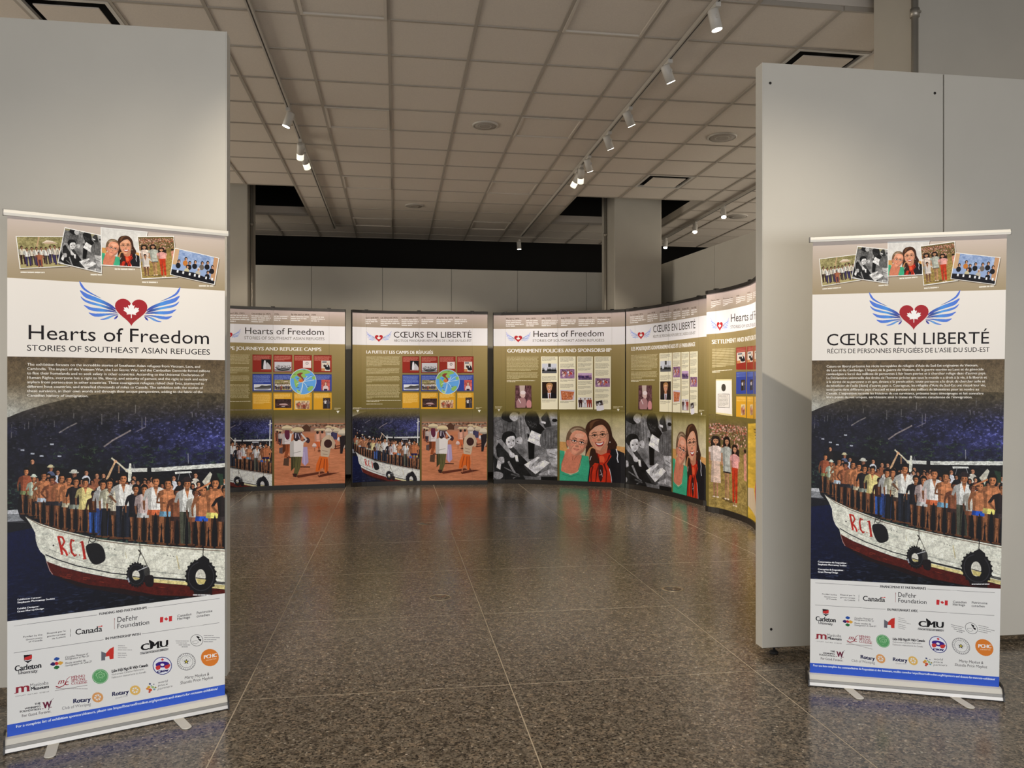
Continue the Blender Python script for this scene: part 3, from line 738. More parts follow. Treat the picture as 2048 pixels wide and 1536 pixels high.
def photo_sisters():
    cv = box_canvas(945, 150, 1345, 1250, 420, (150, 128, 66)); W, H = cv.W, cv.H
    yy = np.linspace(0, 1, H)[:, None, None]; t = np.clip((yy-.28)*5, 0, 1)
    cv.a[:] = (np.array((112, 96, 56.))*(1-t) + np.array((158, 134, 72.))*t) / 255
    cv.grain(0, H*.3, W, H, .22, 26, 2); cv.grain(0, H*.3, W, H, .2, 5, 6)
    r = random.Random(5)
    for i in range(420):
        x = r.uniform(945, 1345); y = r.uniform(250, 520) if i % 3 else r.uniform(250, 330)
        cv.ell(x, y, r.uniform(4, 9), r.uniform(5, 12), r.choice([(205,120,100),(180,80,66),(225,190,170),(96,66,50),(60,44,36),(190,150,120),(215,160,150)]), .8)
    for k in range(8): cv.rect(960+k*48, 215, 972+k*48, 270, (110, 92, 58), .6)
    cv.poly([(1300,560),(1335,540),(1340,850),(1305,840)], (206, 140, 116)); cv.ell(1318, 520, 16, 22, (40, 26, 22)); cv.poly([(1225,520),(1245,520),(1245,620),(1225,620)], (50, 36, 30))
    cv.poly([(1060,1090),(1200,1120),(1130,1140),(1040,1110)], (70, 54, 34), .6)
    def woman(x, yt, yf, top, bot, kind):
        h = yf-yt; s = (196, 142, 104); sk = lambda k: dk(s, k)
        for sg in (-1, 1): cv.line([(x+sg*14, yt+h*.5), (x+sg*12, yt+h*.75), (x+sg*11, yf-8)], 22, sk(.95 if sg > 0 else .8), w2=11); cv.ell(x+sg*14, yf-6, 12, 9, (226, 206, 180))
        if kind == 'skirt': cv.poly([(x-32, yt+h*.40),(x+32, yt+h*.40),(x+40, yt+h*.76),(x-38, yt+h*.76)], bot); cv.poly([(x-32, yt+h*.40),(x-14, yt+h*.40),(x-18, yt+h*.76),(x-38, yt+h*.76)], dk(bot, .8))
        elif kind == 'shorts': cv.poly([(x-34, yt+h*.48),(x+38, yt+h*.48),(x+42, yt+h*.58),(x-36, yt+h*.58)], (40, 34, 34))
        else: cv.poly([(x-36, yt+h*.36),(x+36, yt+h*.36),(x+30, yf-40),(x+6, yf-40),(x, yt+h*.5),(x-8, yf-40),(x-28, yf-40)], bot); cv.line([(x-4, yt+h*.42),(x-6, yf-60)], 5, dk(bot, .65))
        hem = .56 if kind == 'shorts' else (.41 if kind == 'skirt' else .38)
        cv.poly([(x-46, yt+h*.19),(x-18, yt+h*.155),(x+18, yt+h*.155),(x+48, yt+h*.19),(x+42, yt+h*hem),(x-38, yt+h*hem)], top); cv.poly([(x-46, yt+h*.19),(x-22, yt+h*.16),(x-20, yt+h*hem),(x-38, yt+h*hem)], dk(top, .8))
        for sg in (-1, 1): cv.line([(x+sg*44, yt+h*.19), (x+sg*50, yt+h*.27)], 22, dk(top, .9)); cv.line([(x+sg*50, yt+h*.27), (x+sg*46, yt+h*.42), (x+sg*40, yt+h*.47)], 13, sk(.9), w2=9)
        cv.blob([(x-38, yt+h*.17),(x-30, yt+20),(x, yt),(x+30, yt+20),(x+38, yt+h*.17),(x+20, yt+h*.16),(x-20, yt+h*.16)], (34, 22, 18)); cv.ell(x, yt+h*.085, 21, 32, s)
        cv.rect(x-14, yt+h*.075, x-4, yt+h*.083, sk(.3)); cv.rect(x+4, yt+h*.075, x+14, yt+h*.083, sk(.3)); cv.line([(x-7, yt+h*.11),(x+7, yt+h*.11)], 5, (150, 60, 50)); cv.rect(x-6, yt+h*.125, x+6, yt+h*.16, sk(.8))
        cv.poly([(x-24, yt+h*.06),(x-14, yt+8),(x+14, yt+8),(x+24, yt+h*.06),(x, yt+h*.045)], (34, 22, 18))
    woman(1000, 395, 1105, (226, 206, 190), (222, 192, 168), 'skirt'); woman(1098, 390, 1108, (176, 178, 164), None, 'shorts'); woman(1190, 465, 1160, (226, 160, 150), (190, 58, 30), 'pants')
    return finish(cv.a, 2, 31, .2, .36, 30)

def photo_dragon():
    cv = box_canvas(0, 0, 130, 1050, 130, (222, 180, 60)); cv.grain(0, 0, 130, 1050, .3, 40, 3)
    for k in range(7): cv.line([(30+k*4, 60+k*32), (52+k*4, 70+k*32)], 6, (50, 36, 20))
    cv.poly([(0, 700),(30, 690),(60, 1020),(0, 900)], (224, 200, 160)); cv.blob([(75,230),(100,140),(130,160),(130,420),(90,430),(70,330)], (52, 30, 26)); cv.blob([(60,520),(85,440),(115,480),(125,640),(80,640)], (30, 24, 36))
    cv.blob([(50,600),(110,560),(120,760),(90,1000),(60,980),(40,760)], (206, 74, 70)); cv.blob([(50,760),(95,740),(110,900),(100,1040),(55,1030)], (78, 46, 120)); cv.line([(60,620),(90,520),(110,560)], 8, (238, 225, 215)); cv.blob([(50,900),(70,880),(75,1000),(45,960)], (230, 230, 235))
    return cv.a

def photo_group(kind, W=300):
    """small snapshots"""
    r = random.Random(len(kind) * 7 + ord(kind[0]))
    if kind == 'village':        # people with a parasol
        cv = Cv(W, W*.66, (150, 140, 92)); H = cv.H; cv.grain(0, 0, W, H, .5, 16, 3)
        cv.rect(0, H*.72, W, H, (176, 162, 110)); cv.poly([(W*.33, H*.5),(W*.45, 0),(W*.48, 0),(W*.36, H*.5)], (196, 160, 120))
        for i in range(9): person(cv, W*(.07+.1*i), H*r.uniform(.28, .36), H*r.uniform(.88, .97), r.choice([(236,230,216),(222,212,190),(240,236,226)]), r.choice([(60,50,90),(58,34,30),(70,60,60)]), True, (170,120,90), 1.5)
        cv.poly([(W*.5, H*.22),(W*.62, H*.11),(W*.75, H*.14),(W*.86, H*.24),(W*.7, H*.2)], (232, 214, 190)); cv.ell(W*.68, H*.215, W*.15, H*.03, (200, 170, 140))
        person(cv, W*.4, H*.52, H, (170, 100, 70), (160, 90, 66), True, (176,118,86), 1.7)
    elif kind == 'family':       # group at a dinner table
        cv = Cv(W, W*.6, (150, 170, 205)); H = cv.H; cv.grain(0, 0, W, H*.5, .5, 30, 3, tint=(1, .8, .5)); cv.rect(W*.9, 0, W, H, (196, 150, 110)); cv.rect(0, 0, W*.1, H*.6, (206,170,130))
        for x, y, c in ((.28,.3,(196,120,50)),(.5,.34,(26,24,28)),(.66,.32,(110,100,90)),(.78,.26,(24,24,30)),(.13,.45,(24,24,30)),(.38,.42,(30,26,30)),(.9,.38,(28,26,32)),(.34,.58,(200,190,150)),(.6,.58,(190,180,160)),(.82,.62,(26,26,32))):
            head(cv, W*x, H*y, W*.033, (214, 160, 126), (24,18,16) if x != .6 else (210,205,200), None, c)
        cv.poly([(0, H*.8),(W*.5, H*.74),(W, H*.88),(W, H),(0, H)], (22, 22, 28))
        for x in (.12,.25,.4,.52,.62,.78,.92): cv.rect(W*x, H*.78, W*(x+.04), H*.88, (236, 236, 236))
    elif kind == 'girls':
        im = photo_sisters_img; h, w = im.shape[:2]
        cv = Cv(W, W*1.15); cv.paste(im[int(h*.06):int(h*.92)], [(0,0),(cv.W,0),(cv.W,cv.H),(0,cv.H)])
        person(cv, W*.14, cv.H*.42, cv.H*.95, (210, 200, 190), (225, 215, 205), False, (186, 130, 96), 1.5)
    elif kind == 'boat':         # crowded open boat, black and white
        cv = Cv(W, W*.62, (214, 210, 204)); H = cv.H; cv.rect(0, H*.75, W, H, (150,148,144))
        cv.blob([(W*.05,H*.55),(W*.3,H*.9),(W*.8,H*.86),(W*.98,H*.5),(W*.8,H*.62),(W*.4,H*.66)], (38, 36, 36))
        for i in range(70): head(cv, W*r.uniform(.12, .9), H*r.uniform(.36, .66), W*.018, (206,200,194), (30,28,28))
        cv.line([(W*.08,H*.62),(W*.45,H*.78),(W*.9,H*.7)], H*.03, (220,216,210))
    elif kind == 'monument':
        cv = Cv(W, W*1.1, (24, 22, 24)); H = cv.H
        cv.blob([(W*.3,H*.12),(W*.42,H*.1),(W*.48,H*.3),(W*.5,H*.9),(W*.22,H*.9),(W*.24,H*.4)], (236,232,226)); cv.blob([(W*.55,H*.32),(W*.7,H*.34),(W*.95,H*.62),(W,H*.95),(W*.5,H*.95)], (206,200,194)); cv.rect(0, H*.92, W, H, (170,120,100))
    elif kind == 'island':
        cv = Cv(W, W*.55, (236, 236, 238)); H = cv.H
        cv.blob([(0,H*.62),(W*.3,H*.45),(W*.45,H*.2),(W*.7,H*.25),(W,H*.18),(W,H*.6),(W*.4,H*.78)], (74,72,70)); cv.blob([(W*.05,H*.7),(W*.5,H*.62),(W,H*.6),(W*.8,H*.85),(W*.2,H*.85)], (120,118,116)); cv.rect(0, H*.86, W, H, (206,206,206))
    elif kind == 'portrait':
        cv = Cv(W, W*1.15, (206, 96, 84)); H = cv.H; cv.grain(0,0,W,H,.4,30,2)
        cv.ell(W*.5,H*.42,W*.17,H*.22,(40,26,24)); cv.blob([(W*.22,H*.65),(W*.5,H*.52),(W*.78,H*.65),(W*.8,H),(W*.2,H)],(226,204,196)); cv.ell(W*.5,H*.38,W*.12,H*.15,(226,176,146)); cv.rect(W*.3,H*.85,W*.7,H,(60,40,50))
    elif kind == 'ship':
        cv = Cv(W, W*.56, (66, 44, 40)); H = cv.H; cv.grain(0,0,W,H,.5,20,2); cv.blob([(W*.25,H*.62),(W*.35,H*.5),(W*.65,H*.48),(W*.78,H*.62),(W*.6,H*.68)],(196,160,150)); cv.line([(W*.15,H*.72),(W*.85,H*.7)],H*.04,(150,90,76)); cv.line([(W*.4,H*.83),(W*.6,H*.82)],H*.05,(225,215,210))
    elif kind == 'crowd':
        cv = Cv(W, W*.56, (232, 206, 150)); H = cv.H
        for i in range(14): person(cv, W*r.uniform(.05,.95), H*r.uniform(.05,.3), H*r.uniform(.8,1), r.choice([(206,96,66),(230,190,160),(150,84,66),(196,140,100)]), r.choice([(160,70,50),(90,60,60),(215,170,130)]), True, (196,120,86), 1.6)
    elif kind == 'two':
        cv = Cv(W, W*1.35, (60, 48, 42)); H = cv.H
        person(cv, W*.33, H*.08, H*.98, (232,226,214), (30,28,32), True, (190,140,110), 1.3); person(cv, W*.7, H*.1, H*.98, (90,80,80), (80,86,100), True, (190,140,110), 1.3)
    elif kind == 'desk':
        cv = Cv(W, W*1.2, (226, 214, 190)); H = cv.H; cv.rect(W*.1,H*.08,W*.6,H*.2,(90,90,100)); cv.ell(W*.7,H*.3,W*.1,H*.1,(210,170,140)); cv.blob([(W*.4,H*.5),(W*.8,H*.4),(W*.98,H*.85),(W*.5,H*.85)],(26,24,30)); cv.rect(0,H*.75,W*.4,H,(206,140,84)); cv.ell(W*.35,H*.5,W*.12,H*.12,(60,40,36)); cv.rect(W*.6,H*.4,W*.72,H*.6,(240,240,240))
    elif kind == 'meeting':
        cv = Cv(W, W*.62, (214, 214, 212)); H = cv.H; cv.rect(0,H*.72,W,H,(90,90,90)); cv.rect(W*.42,0,W*.6,H*.35,(60,60,60)); cv.rect(W*.3,H*.72,W,H*.8,(30,30,30))
        for x in (.05,.12,.4,.5,.6,.72,.82,.92): head(cv, W*x, H*(.5+.1*((x*10) % 1)), W*.035, (190,188,186), (22,22,22), None, (24,24,26))
    elif kind == 'red':
        cv = Cv(W, W*.62, (150, 110, 140) if r.random() < 2 else 0); H = cv.H; cv.grain(0,0,W,H,.5,30,2)
        for i in range(16): head(cv, W*r.uniform(.05,.95), H*r.uniform(.15,.6), W*.04, (216,160,130), (30,20,20), None, r.choice([(190,60,50),(230,200,190),(206,120,90),(226,224,224)]))
    elif kind == 'purple':
        cv = Cv(W, W*.5, (206, 170, 196)); H = cv.H
        for i in range(11): person(cv, W*(.08+.085*i), H*r.uniform(.2,.35), H*1.0, r.choice([(96,60,120),(60,40,90),(180,130,170)]), (60,40,80), True, (180,130,130), 1.5)
    elif kind == 'clothes':
        cv = Cv(W, W*.85, (232, 226, 214)); H = cv.H
        for x, c in ((.18,(60,30,30)),(.5,(236,232,230)),(.75,(200,84,66)),(.9,(170,60,50))): person(cv, W*x, H*.08, H*.98, c, c, True, (210,160,130), 1.5, hair=(26,18,16))
    elif kind == 'ledger':
        cv = Cv(W, W*.8, (214, 206, 206)); H = cv.H
        cv.poly([(W*.05,H*.1),(W*.98,H*.18),(W*.85,H*.92),(W*.1,H*.98)], (196,110,66))
        for i in range(60): cv.ell(W*r.uniform(.12,.85), H*r.uniform(.25,.88), W*.025, H*.05, r.choice([(226,150,100),(150,66,40),(232,190,160)]))
    else:                        # elderly man, sepia
        cv = Cv(W, W*1.15, (96, 60, 62)); H = cv.H; cv.grain(0,0,W,H,.6,26,2)
        cv.poly([(W*.25,0),(W*.6,0),(W*.55,H*.5),(W*.3,H*.5)],(200,176,160)); cv.ell(W*.48,H*.42,W*.15,H*.16,(214,180,166)); cv.ell(W*.48,H*.33,W*.17,H*.09,(232,214,204)); cv.blob([(W*.1,H*.7),(W*.4,H*.55),(W*.65,H*.65),(W*.6,H),(W*.15,H)],(170,124,120)); cv.ell(W*.85,H*.85,W*.16,H*.2,(206,140,136)); cv.line([(W*.2,H*.6),(W*.35,H*.8)],W*.05,(226,206,196))
    return cv.a

def photo_man():
    cv = Cv(320, 370, (44, 28, 20)); f = face
    cv.blob([(-10,380),(20,280),(120,235),(200,235),(300,275),(330,380)], (24, 21, 24)); cv.poly([(120,232),(196,232),(180,380),(130,380)], (232, 228, 232)); cv.poly([(148,262),(172,262),(178,380),(150,380)], (110, 60, 50))
    cv.rect(125, 180, 190, 250, (196, 130, 92)); f(cv, 160, 130, 60, (224, 164, 120), 0, True, False, True)
    cv.blob([(95,130),(90,60),(130,22),(190,18),(232,55),(230,120),(215,80),(170,62),(120,70),(105,100)], (176, 128, 74)); return cv.a

# ---------------------------------------------------------------- roll-up banner artwork
LQ = [(9.8, 434), (444.8, 468.5), (455, 1389), (19.3, 1475.6)]
RQ = [(1634, 481.7), (2026.6, 470.5), (1997, 1375.5), (1619.8, 1345.4)]
BW, BH = 1200, 2990
HL = hom(LQ, [(0, 0), (BW, 0), (BW, BH), (0, BH)])
HR = hom(RQ, [(0, 0), (BW, 0), (BW, BH), (0, BH)])
photo_sisters_img = photo_sisters()
WOMEN, WOMEN2, KIDS, CAMP = photo_women(), photo_women(True), photo_kids(), photo_camp()

def banner_base():
    cv = Cv(BW, BH, (236, 233, 226), lambda p: happ(HL, p)); W, H = BW, BH
    y1, y2, y3, y4 = int(.1205*H), int(.271*H), int(.7775*H), int(.9755*H)
    t = np.linspace(0, 1, y1)[:, None, None]
    cv.a[:y1] = (np.array((206, 190, 178.))*(1-t) + np.array((168, 150, 118.))*t) / 255
    cv.a[y1:y2] = np.array((240, 232, 220.)) / 255
    n = y3 - y2; t = np.clip(np.linspace(0, 3.6, n), 0, 1)[:, None, None]
    cv.a[y2:y3] = (np.array((96, 80, 58.))*(1-t) + np.array((136, 122, 94.))*t) / 255
    cv.a[y4:] = np.array((58, 96, 204.)) / 255
    # pale sky on the left
    X, Y = np.meshgrid(np.arange(W), np.arange(y2, y3)); s = np.clip(1 - X/520., 0, 1) * np.clip((Y-y2-150)/170., 0, 1)
    cv.a[y2:y3] = cv.a[y2:y3]*(1-s[..., None]*.7) + np.array((196, 200, 196.))/255 * s[..., None]*.7
    # hillside
    sky = happ(HL, [(x/4.452, 720+y/4.452) for x, y in ((60,520),(130,490),(200,462),(300,428),(390,400),(470,378),(600,345),(720,322),(850,305),(1000,292),(1400,280),(2040,285))])
    ha = sky[:, 1].min(); hn = y3 - int(ha); y0 = int(ha)
    f1 = fbm(hn, W, 70, 5, 4); f2 = fbm(hn, W, 9, 3, 8, 1.6); f3 = fbm(hn, W, 26, 3, 12)
    X, Y = np.meshgrid(np.linspace(0, 1, W), np.arange(hn)); yn = Y / 520.
    base = np.zeros((hn, W, 3)); base[:] = np.array((17, 17, 25.))
    blue = np.clip((X-.35)*1.6, 0, 1) * np.clip(1-np.abs(yn-.55)*2.0, 0, 1)
    base += blue[..., None] * np.array((30, 33, 74.)); base += np.clip(.6-X, 0, 1)[..., None] * np.clip(1-np.abs(yn-.5)*2, 0, 1)[..., None] * np.array((16, 16, 24.))
    base *= (.35 + 1.4*f1 * (.5 + f3))[..., None]
    sp = np.clip((f2-.58)*7, 0, 1) * np.clip(1.15-yn, 0, 1) * (.3 + blue); base += sp[..., None] * np.array((84, 84, 116.))
    gr = np.clip((yn-.8)*3, 0, 1) * np.clip((f2-.52)*6, 0, 1); base += gr[..., None] * np.array((40, 62, 40.))
    fade = np.clip((Y - 10)/190., 0, 1) ** 1.2; fade = fade[..., None]
    brn = np.array((80, 70, 50.)) * (.7 + .6*f2[..., None]); base = brn*(1-fade) + base*fade
    base = np.clip(base, 0, 255) / 255
    poly = np.vstack([sky, [[W+5, y3], [-5, y3]]])
    cv.poly(poly, lambda Xs, y: base[min(hn-1, max(0, y-y0)), np.clip(Xs, 0, W-1)], raw=True)
    r = random.Random(4)
    cv.fr(0, 720, 4.452)
    for i in range(40):      # bare trunks
        x = r.uniform(80, 1990); y = r.uniform(360, 640) if x > 500 else r.uniform(500, 680); l = r.uniform(25, 90)
        cv.line([(x, y), (x + r.uniform(-3, 3), y-l*.7)], r.uniform(2.5, 6), (124, 120, 122), r.uniform(.2, .55))
    for x, y, l in ((650,520,60),(478,600,70),(900,575,115),(1048,545,95),(1258,630,140),(250,620,80),(215,620,50),(1198,470,90),(1705,500,50),(100,610,40),(98,700,60)):
        cv.line([(x, y), (x, y-l*.85)], 6, (150, 146, 142), .6)
    cv.line([(920,770),(1000,710),(1100,655),(1160,620)], 14, (176, 160, 150), .7); cv.line([(520,650),(600,600),(680,560)], 12, (170, 160, 150), .6); cv.line([(1210,630),(1290,590),(1290,500)], 8, (150,140,150), .6)
    for i in range(90): x, y = r.uniform(90, 1100), r.uniform(480, 800); cv.rect(x, y, x + r.uniform(6, 26), y + r.uniform(3, 9), (130, 128, 140), r.uniform(.15, .5))
    for x, y in ((180,800),(350,850),(440,745),(270,830),(510,850)): cv.rect(x, y, x+35, y+14, (220,225,235), .8)
    for i in range(60):      # palm fronds along the shore
        x, y = r.uniform(380, 2000), r.uniform(760, 960)
        for k in range(6):
            a = r.uniform(-3.1, 0); l = r.uniform(25, 60); cv.line([(x, y), (x+l*.6*math.cos(a), y+l*.6*math.sin(a)), (x+l*math.cos(a), y+l*.5*math.sin(a)+8)], 5, r.choice([(56,80,50),(34,52,36),(80,104,70),(22,34,28)]), .7, w2=2)
    # water
    cv.fr(0, 900, 4.452)
    wl = happ(HL, [(x/4.452, 900+y/4.452) for x, y in ((60,700),(300,720),(420,1000),(2040,1150))])
    yw = int(wl[0][1]); wn = y3 - yw
    f4 = fbm(wn, W, 7, 3, 21, 5.0); f5 = fbm(wn, W, 120, 2, 22)
    Xn = np.linspace(0, 1, W)[None]; yn = np.linspace(0, 1, wn)[:, None]
    wc = np.array((16, 22, 56.))[None, None] * (1-np.clip(Xn+.5*yn-.1, 0, 1))[..., None] + np.array((9, 10, 15.)) * np.clip(Xn+.5*yn-.1, 0, 1)[..., None]
    st = np.clip((f4-.55)*5, 0, 1) * np.clip(yn-.35, 0, 1) * 1.3 * (f5 + .2); wc = np.clip(wc + st[..., None]*np.array((70, 78, 90.)), 0, 255) / 255
    cv.poly([(60,690),(300,700),(420,1000),(2100,1150),(2100,1500),(60,1560)], lambda Xs, y: wc[min(wn-1, max(0, y-yw)), np.clip(Xs, 0, W-1)])
    cv.poly([(70,560),(230,570),(320,620),(320,640),(70,640)], (120, 122, 124)); cv.poly([(70,540),(190,530),(200,570),(70,575)], (190, 190, 192)); cv.poly([(70,640),(300,630),(310,690),(70,740)], (22, 22, 28))
    for k in range(6): cv.line([(70,590+k*10),(260,585+k*12)], 3, (200,200,205), .6)
    # dark background behind the people
    cv.blob([(180,600),(230,200),(330,120),(600,170),(1000,180),(1500,180),(2060,160),(2060,900),(1200,800),(600,720)], (14, 12, 16), .92)
    r = random.Random(11)
    # canopy, post and pole
    cv.poly([(1100,160),(1370,150),(2040,98),(2040,135),(1380,185),(1120,192)], (206, 206, 196)); cv.grain(*np.r_[cv.w([(1380,100)])[0], cv.w([(2040,190)])[0]], .5, 5, 6, 3)
    cv.rect(1310, 150, 1345, 190, (20, 20, 24)); cv.poly([(1555,185),(1700,175),(1710,190),(1560,205)], (222, 222, 214)); cv.line([(1600,190),(1585,260)], 5, (150,150,150)); cv.line([(1680,185),(1700,240)], 5, (150,150,150))
    cv.poly([(1138,190),(1150,112),(1165,112),(1172,190),(1170,275),(1140,275)], (232, 232, 214)); cv.line([(1170,190),(1190,115),(1205,190)], 5, (200,200,200)); cv.line([(988,66),(1060,120),(1140,190)], 15, (214, 204, 176)); cv.line([(1672,20),(1676,110)], 6, (170,170,170), .8)
    cv.line([(950,260),(985,180),(1025,95)], 24, (206, 166, 124), w2=15); cv.line([(1058,200),(1056,130)], 15, (150, 110, 80)); cv.ell(1025, 98, 16, 14, (206,160,120))
    # back row
    for x, y, c in ((285,105,(30,24,24)),(450,165,(90,100,130)),(512,200,(206,214,226)),(765,200,(206,206,210)),(860,225,(150,90,60)),(918,225,(70,70,76)),(985,265,(40,40,44)),(1190,245,(190,170,170)),(1290,260,(196,120,80)),(1352,250,(206,140,100)),(1545,240,(206,206,210)),(1740,215,(214,206,190)),(1830,260,(60,80,60)),(2000,260,(200,196,190)),(1100,320,(60,40,40)),(430,240,(160,100,70))):
        head(cv, x, y, 23, (190, 130, 96), body=c)
    for i in range(34): x = 330 + i*50 + r.uniform(-14, 14); head(cv, x, 262 + (x-330)*.03 + r.uniform(-16, 22), 20, r.choice([(176,116,82),(150,92,64),(196,136,100)]), body=r.choice([(60,36,30),(170,104,72),(206,200,190),(30,26,30),(150,90,62),(110,60,50)]))
    head(cv, 658, 215, 28, (150, 96, 70), hat=(224, 222, 206), body=(20,18,20)); head(cv, 450, 165, 22, (150,96,70), hat=(200,190,150))
    cv.poly([(1930,190),(1990,200),(1990,300),(1960,300)], (40,60,44)); cv.poly([(1800,270),(1870,180),(1890,200),(1850,330)], (214,210,190), .9)
    # front row, left to right
    P = [(232,160,575,(170,90,60),(150,160,105),0,{}),(300,225,588,(196,208,184),(150,128,92),0,dict(hat=(206,214,196))),(345,300,610,None,(60,50,50),0,{}),
         (390,195,662,None,(206,220,232),0,{}),(462,232,684,None,(40,34,40),0,dict(skin=(160,96,64))),(548,210,702,None,(58,58,64),0,{}),(612,225,716,None,(206,194,162),0,dict(arm=0)),(676,240,728,(34,28,30),(150,156,140),0,{}),
         (760,250,730,(232,214,140),(232,214,140),0,{}),(835,360,742,(60,34,26),(52,92,172),1,dict(skin=(120,70,50))),(915,262,768,(222,220,214),(46,66,120),1,{}),(975,252,776,(206,200,170),(26,26,32),1,{}),
         (1040,290,784,(226,216,190),(70,52,44),0,{}),(1098,200,784,(236,232,222),(38,42,54),1,{}),(1208,300,802,(30,26,32),(24,24,28),0,{}),(1285,300,810,(214,190,184),(206,204,200),0,{}),
         (1388,220,828,(240,236,228),(214,108,64),0,{}),(1495,240,834,None,(124,176,206),0,dict(cross=True)),(1580,330,836,None,(60,40,36),0,dict(skin=(140,84,58))),(1668,240,838,(236,234,226),(78,80,66),1,dict(hat=(46,34,34))),
         (1745,330,845,(206,200,186),(150,90,60),0,dict(skin=(140,84,58))),(1812,300,856,None,(38,88,196),0,{}),(1918,228,860,None,(238,224,120),0,dict(arm=-1)),(2010,300,860,(40,30,30),(60,50,50),0,{})]
    for x, yt, yf, tp, bt, pn, kw in P:
        kw = dict(kw); kw.setdefault('skin', (196, 124, 80)); person(cv, x, yt, yf, tp, bt, bool(pn), w=1.12, **kw)
    for k in range(14): cv.line([(950+(k*13) % 60, 350+k*12), (962+(k*17) % 60, 358+k*12)], 6, (70,60,50), .8)
    # hull
    hull = [(226,592),(300,628),(360,655),(520,705),(700,745),(900,790),(1100,815),(1400,838),(1700,856),(2060,872),(2060,1230),(1660,1190),(1250,1160),(1000,1132),(750,1085),(560,1040),(420,990),(405,940),(365,905),(340,860),(322,800),(318,740),(280,670)]
    cv.poly(hull, (226, 224, 206))
    hx0, hy0 = cv.w([(226, 592)])[0]; hx1, hy1 = cv.w([(2060, 1230)])[0]
    m = Cv(BW, BH, (0, 0, 0), cv.warp); m.fr(0, 900, 4.452); m.poly(hull, (255, 255, 255)); mk = m.a[..., :1]
    hh = BH; gz = np.zeros((BH, BW)); ya, yb = int(hy0), min(BH, int(hy1)+90); gz[ya:yb] = fbm(yb-ya, BW, 16, 4, 31, 4)
    wv = np.clip((gz-.60)*6, 0, 1)[..., None]*.36 * mk; cv.a = (cv.a*(1-wv) + np.array((110, 120, 108.))/255*wv).astype(np.float32)
    cv.line([(240,600),(360,668),(520,718),(700,760),(900,803),(1100,828),(1400,850),(1700,870),(2060,888)], 9, (110, 92, 76), .8)
    cv.line([(440,880),(600,945),(800,1000),(1100,1050),(1500,1085),(2060,1140)], 5, (150,150,140), .9); cv.line([(410,930),(520,975),(700,1030),(1000,1090),(1400,1125),(2060,1170)], 9, (40, 40, 44)); cv.poly([(1250,1130),(1660,1160),(2060,1195),(2060,1232),(1660,1192),(1250,1160)], (222, 206, 140))
    cv.line([(1240,1120),(1660,1150),(2060,1182)], 8, (30, 28, 28))
    cv.poly([(415,988),(560,1042),(750,1088),(1000,1135),(1250,1162),(1660,1194),(2060,1236),(2060,1268),(1700,1290),(1400,1282),(1100,1228),(800,1195),(560,1145),(480,1110),(445,1060)], (84, 26, 20)); cv.poly([(480,1110),(800,1195),(1100,1228),(1400,1282),(1700,1290),(2060,1268),(2060,1300),(1200,1290),(700,1210)], (30, 13, 14))
    for i in range(26): x = r.uniform(500, 1900); y = 1090 + (x-500)*.1 + r.uniform(0, 40); cv.line([(x, y), (x+r.uniform(30, 90), y+8)], 6, r.choice([(150,60,40),(80,26,22),(60,22,22)]), .7)
    cv.line([(420,990),(450,1070),(475,1105)], 7, (190,150,140)); cv.poly([(1740,1200),(1900,1215),(1900,1290),(1740,1280)], (20,16,18), .8)
    # R.C 1
    R_ = (186, 44, 34); cv.line([(522,765),(545,860),(560,930)], 20, R_); cv.line([(522,770),(560,775),(578,815),(560,850),(540,855)], 17, R_); cv.line([(548,855),(590,900),(606,938)], 18, R_); cv.ell(622, 915, 5, 6, R_)
    cv.line([(665,808),(640,795),(632,840),(645,910),(672,940),(686,925)], 18, R_); cv.ell(714, 930, 5, 6, R_); cv.line([(735,812),(750,890),(762,965)], 22, R_); cv.line([(715,820),(742,808)], 9, R_); cv.line([(745,965),(775,962)], 9, R_); cv.ell(480, 848, 7, 8, (50,50,50))
    # fenders, tyres, ropes
    cv.blob([(770,860),(800,830),(870,825),(925,870),(942,970),(870,1015),(820,995),(785,930)], (20, 19, 22)); cv.line([(890,715),(850,775),(800,785),(790,830)], 7, (60,56,50)); cv.ring(828, 790, 30, 6, (40,38,36))
    for cx, cy, rx, ry, ix, iy in ((1222,1102,84,104,34,44),(1800,1112,136,152,46,70)):
        cv.ell(cx, cy, rx, ry, (18, 17, 20)); cv.ell(cx-4, cy+6, ix, iy, (226,222,206)); cv.poly([(cx-ix, cy+20),(cx+ix, cy+30),(cx+ix*.6, cy+iy),(cx-ix*.6, cy+iy)], (206,190,120)); cv.line([(cx-ix, cy+14),(cx+ix, cy+24)], 7, (30,28,28)); cv.ring(cx, cy, rx*.86, rx*.05, (70,70,76), .7, ry=ry*.86)
        for k in range(22): a = k*.2856; cv.ell(cx+rx*math.cos(a), cy+ry*math.sin(a), 9, 10, (18,17,20))
    cv.blob([(1290,1020),(1335,1040),(1340,1110),(1300,1110)], (60,58,56)); cv.blob([(1300,1120),(1370,1110),(1370,1200),(1310,1200)], (26,18,20)); cv.poly([(1770,960),(1820,925),(1870,960),(1880,1010),(1780,1010)], (18,17,20)); cv.line([(1815,930),(1818,860)], 7, (40,36,34))
    cv.line([(1248,820),(1256,900),(1230,1000)], 6, (60,56,50)); cv.line([(1256,900),(1290,960),(1325,1040)], 6, (70,66,60)); cv.line([(1238,880),(1258,905),(1250,930)], 12, (60,56,50)); cv.line([(1230,1070),(1320,1030)], 8, (190,190,190)); cv.line([(1145,1130),(1160,1170)], 14, (196,204,214), .8)
    cv.line([(1580,930),(1605,1050)], 9, (190,170,110), .7); cv.line([(1120,900),(1135,960)], 6, (190,180,140), .7)
    for k in range(3): cv.ell(1500+k*25, 930+k*3, 4, 4, (60,60,60)); cv.ell(975+k*25, 872+k*3, 4, 4, (60,60,60))
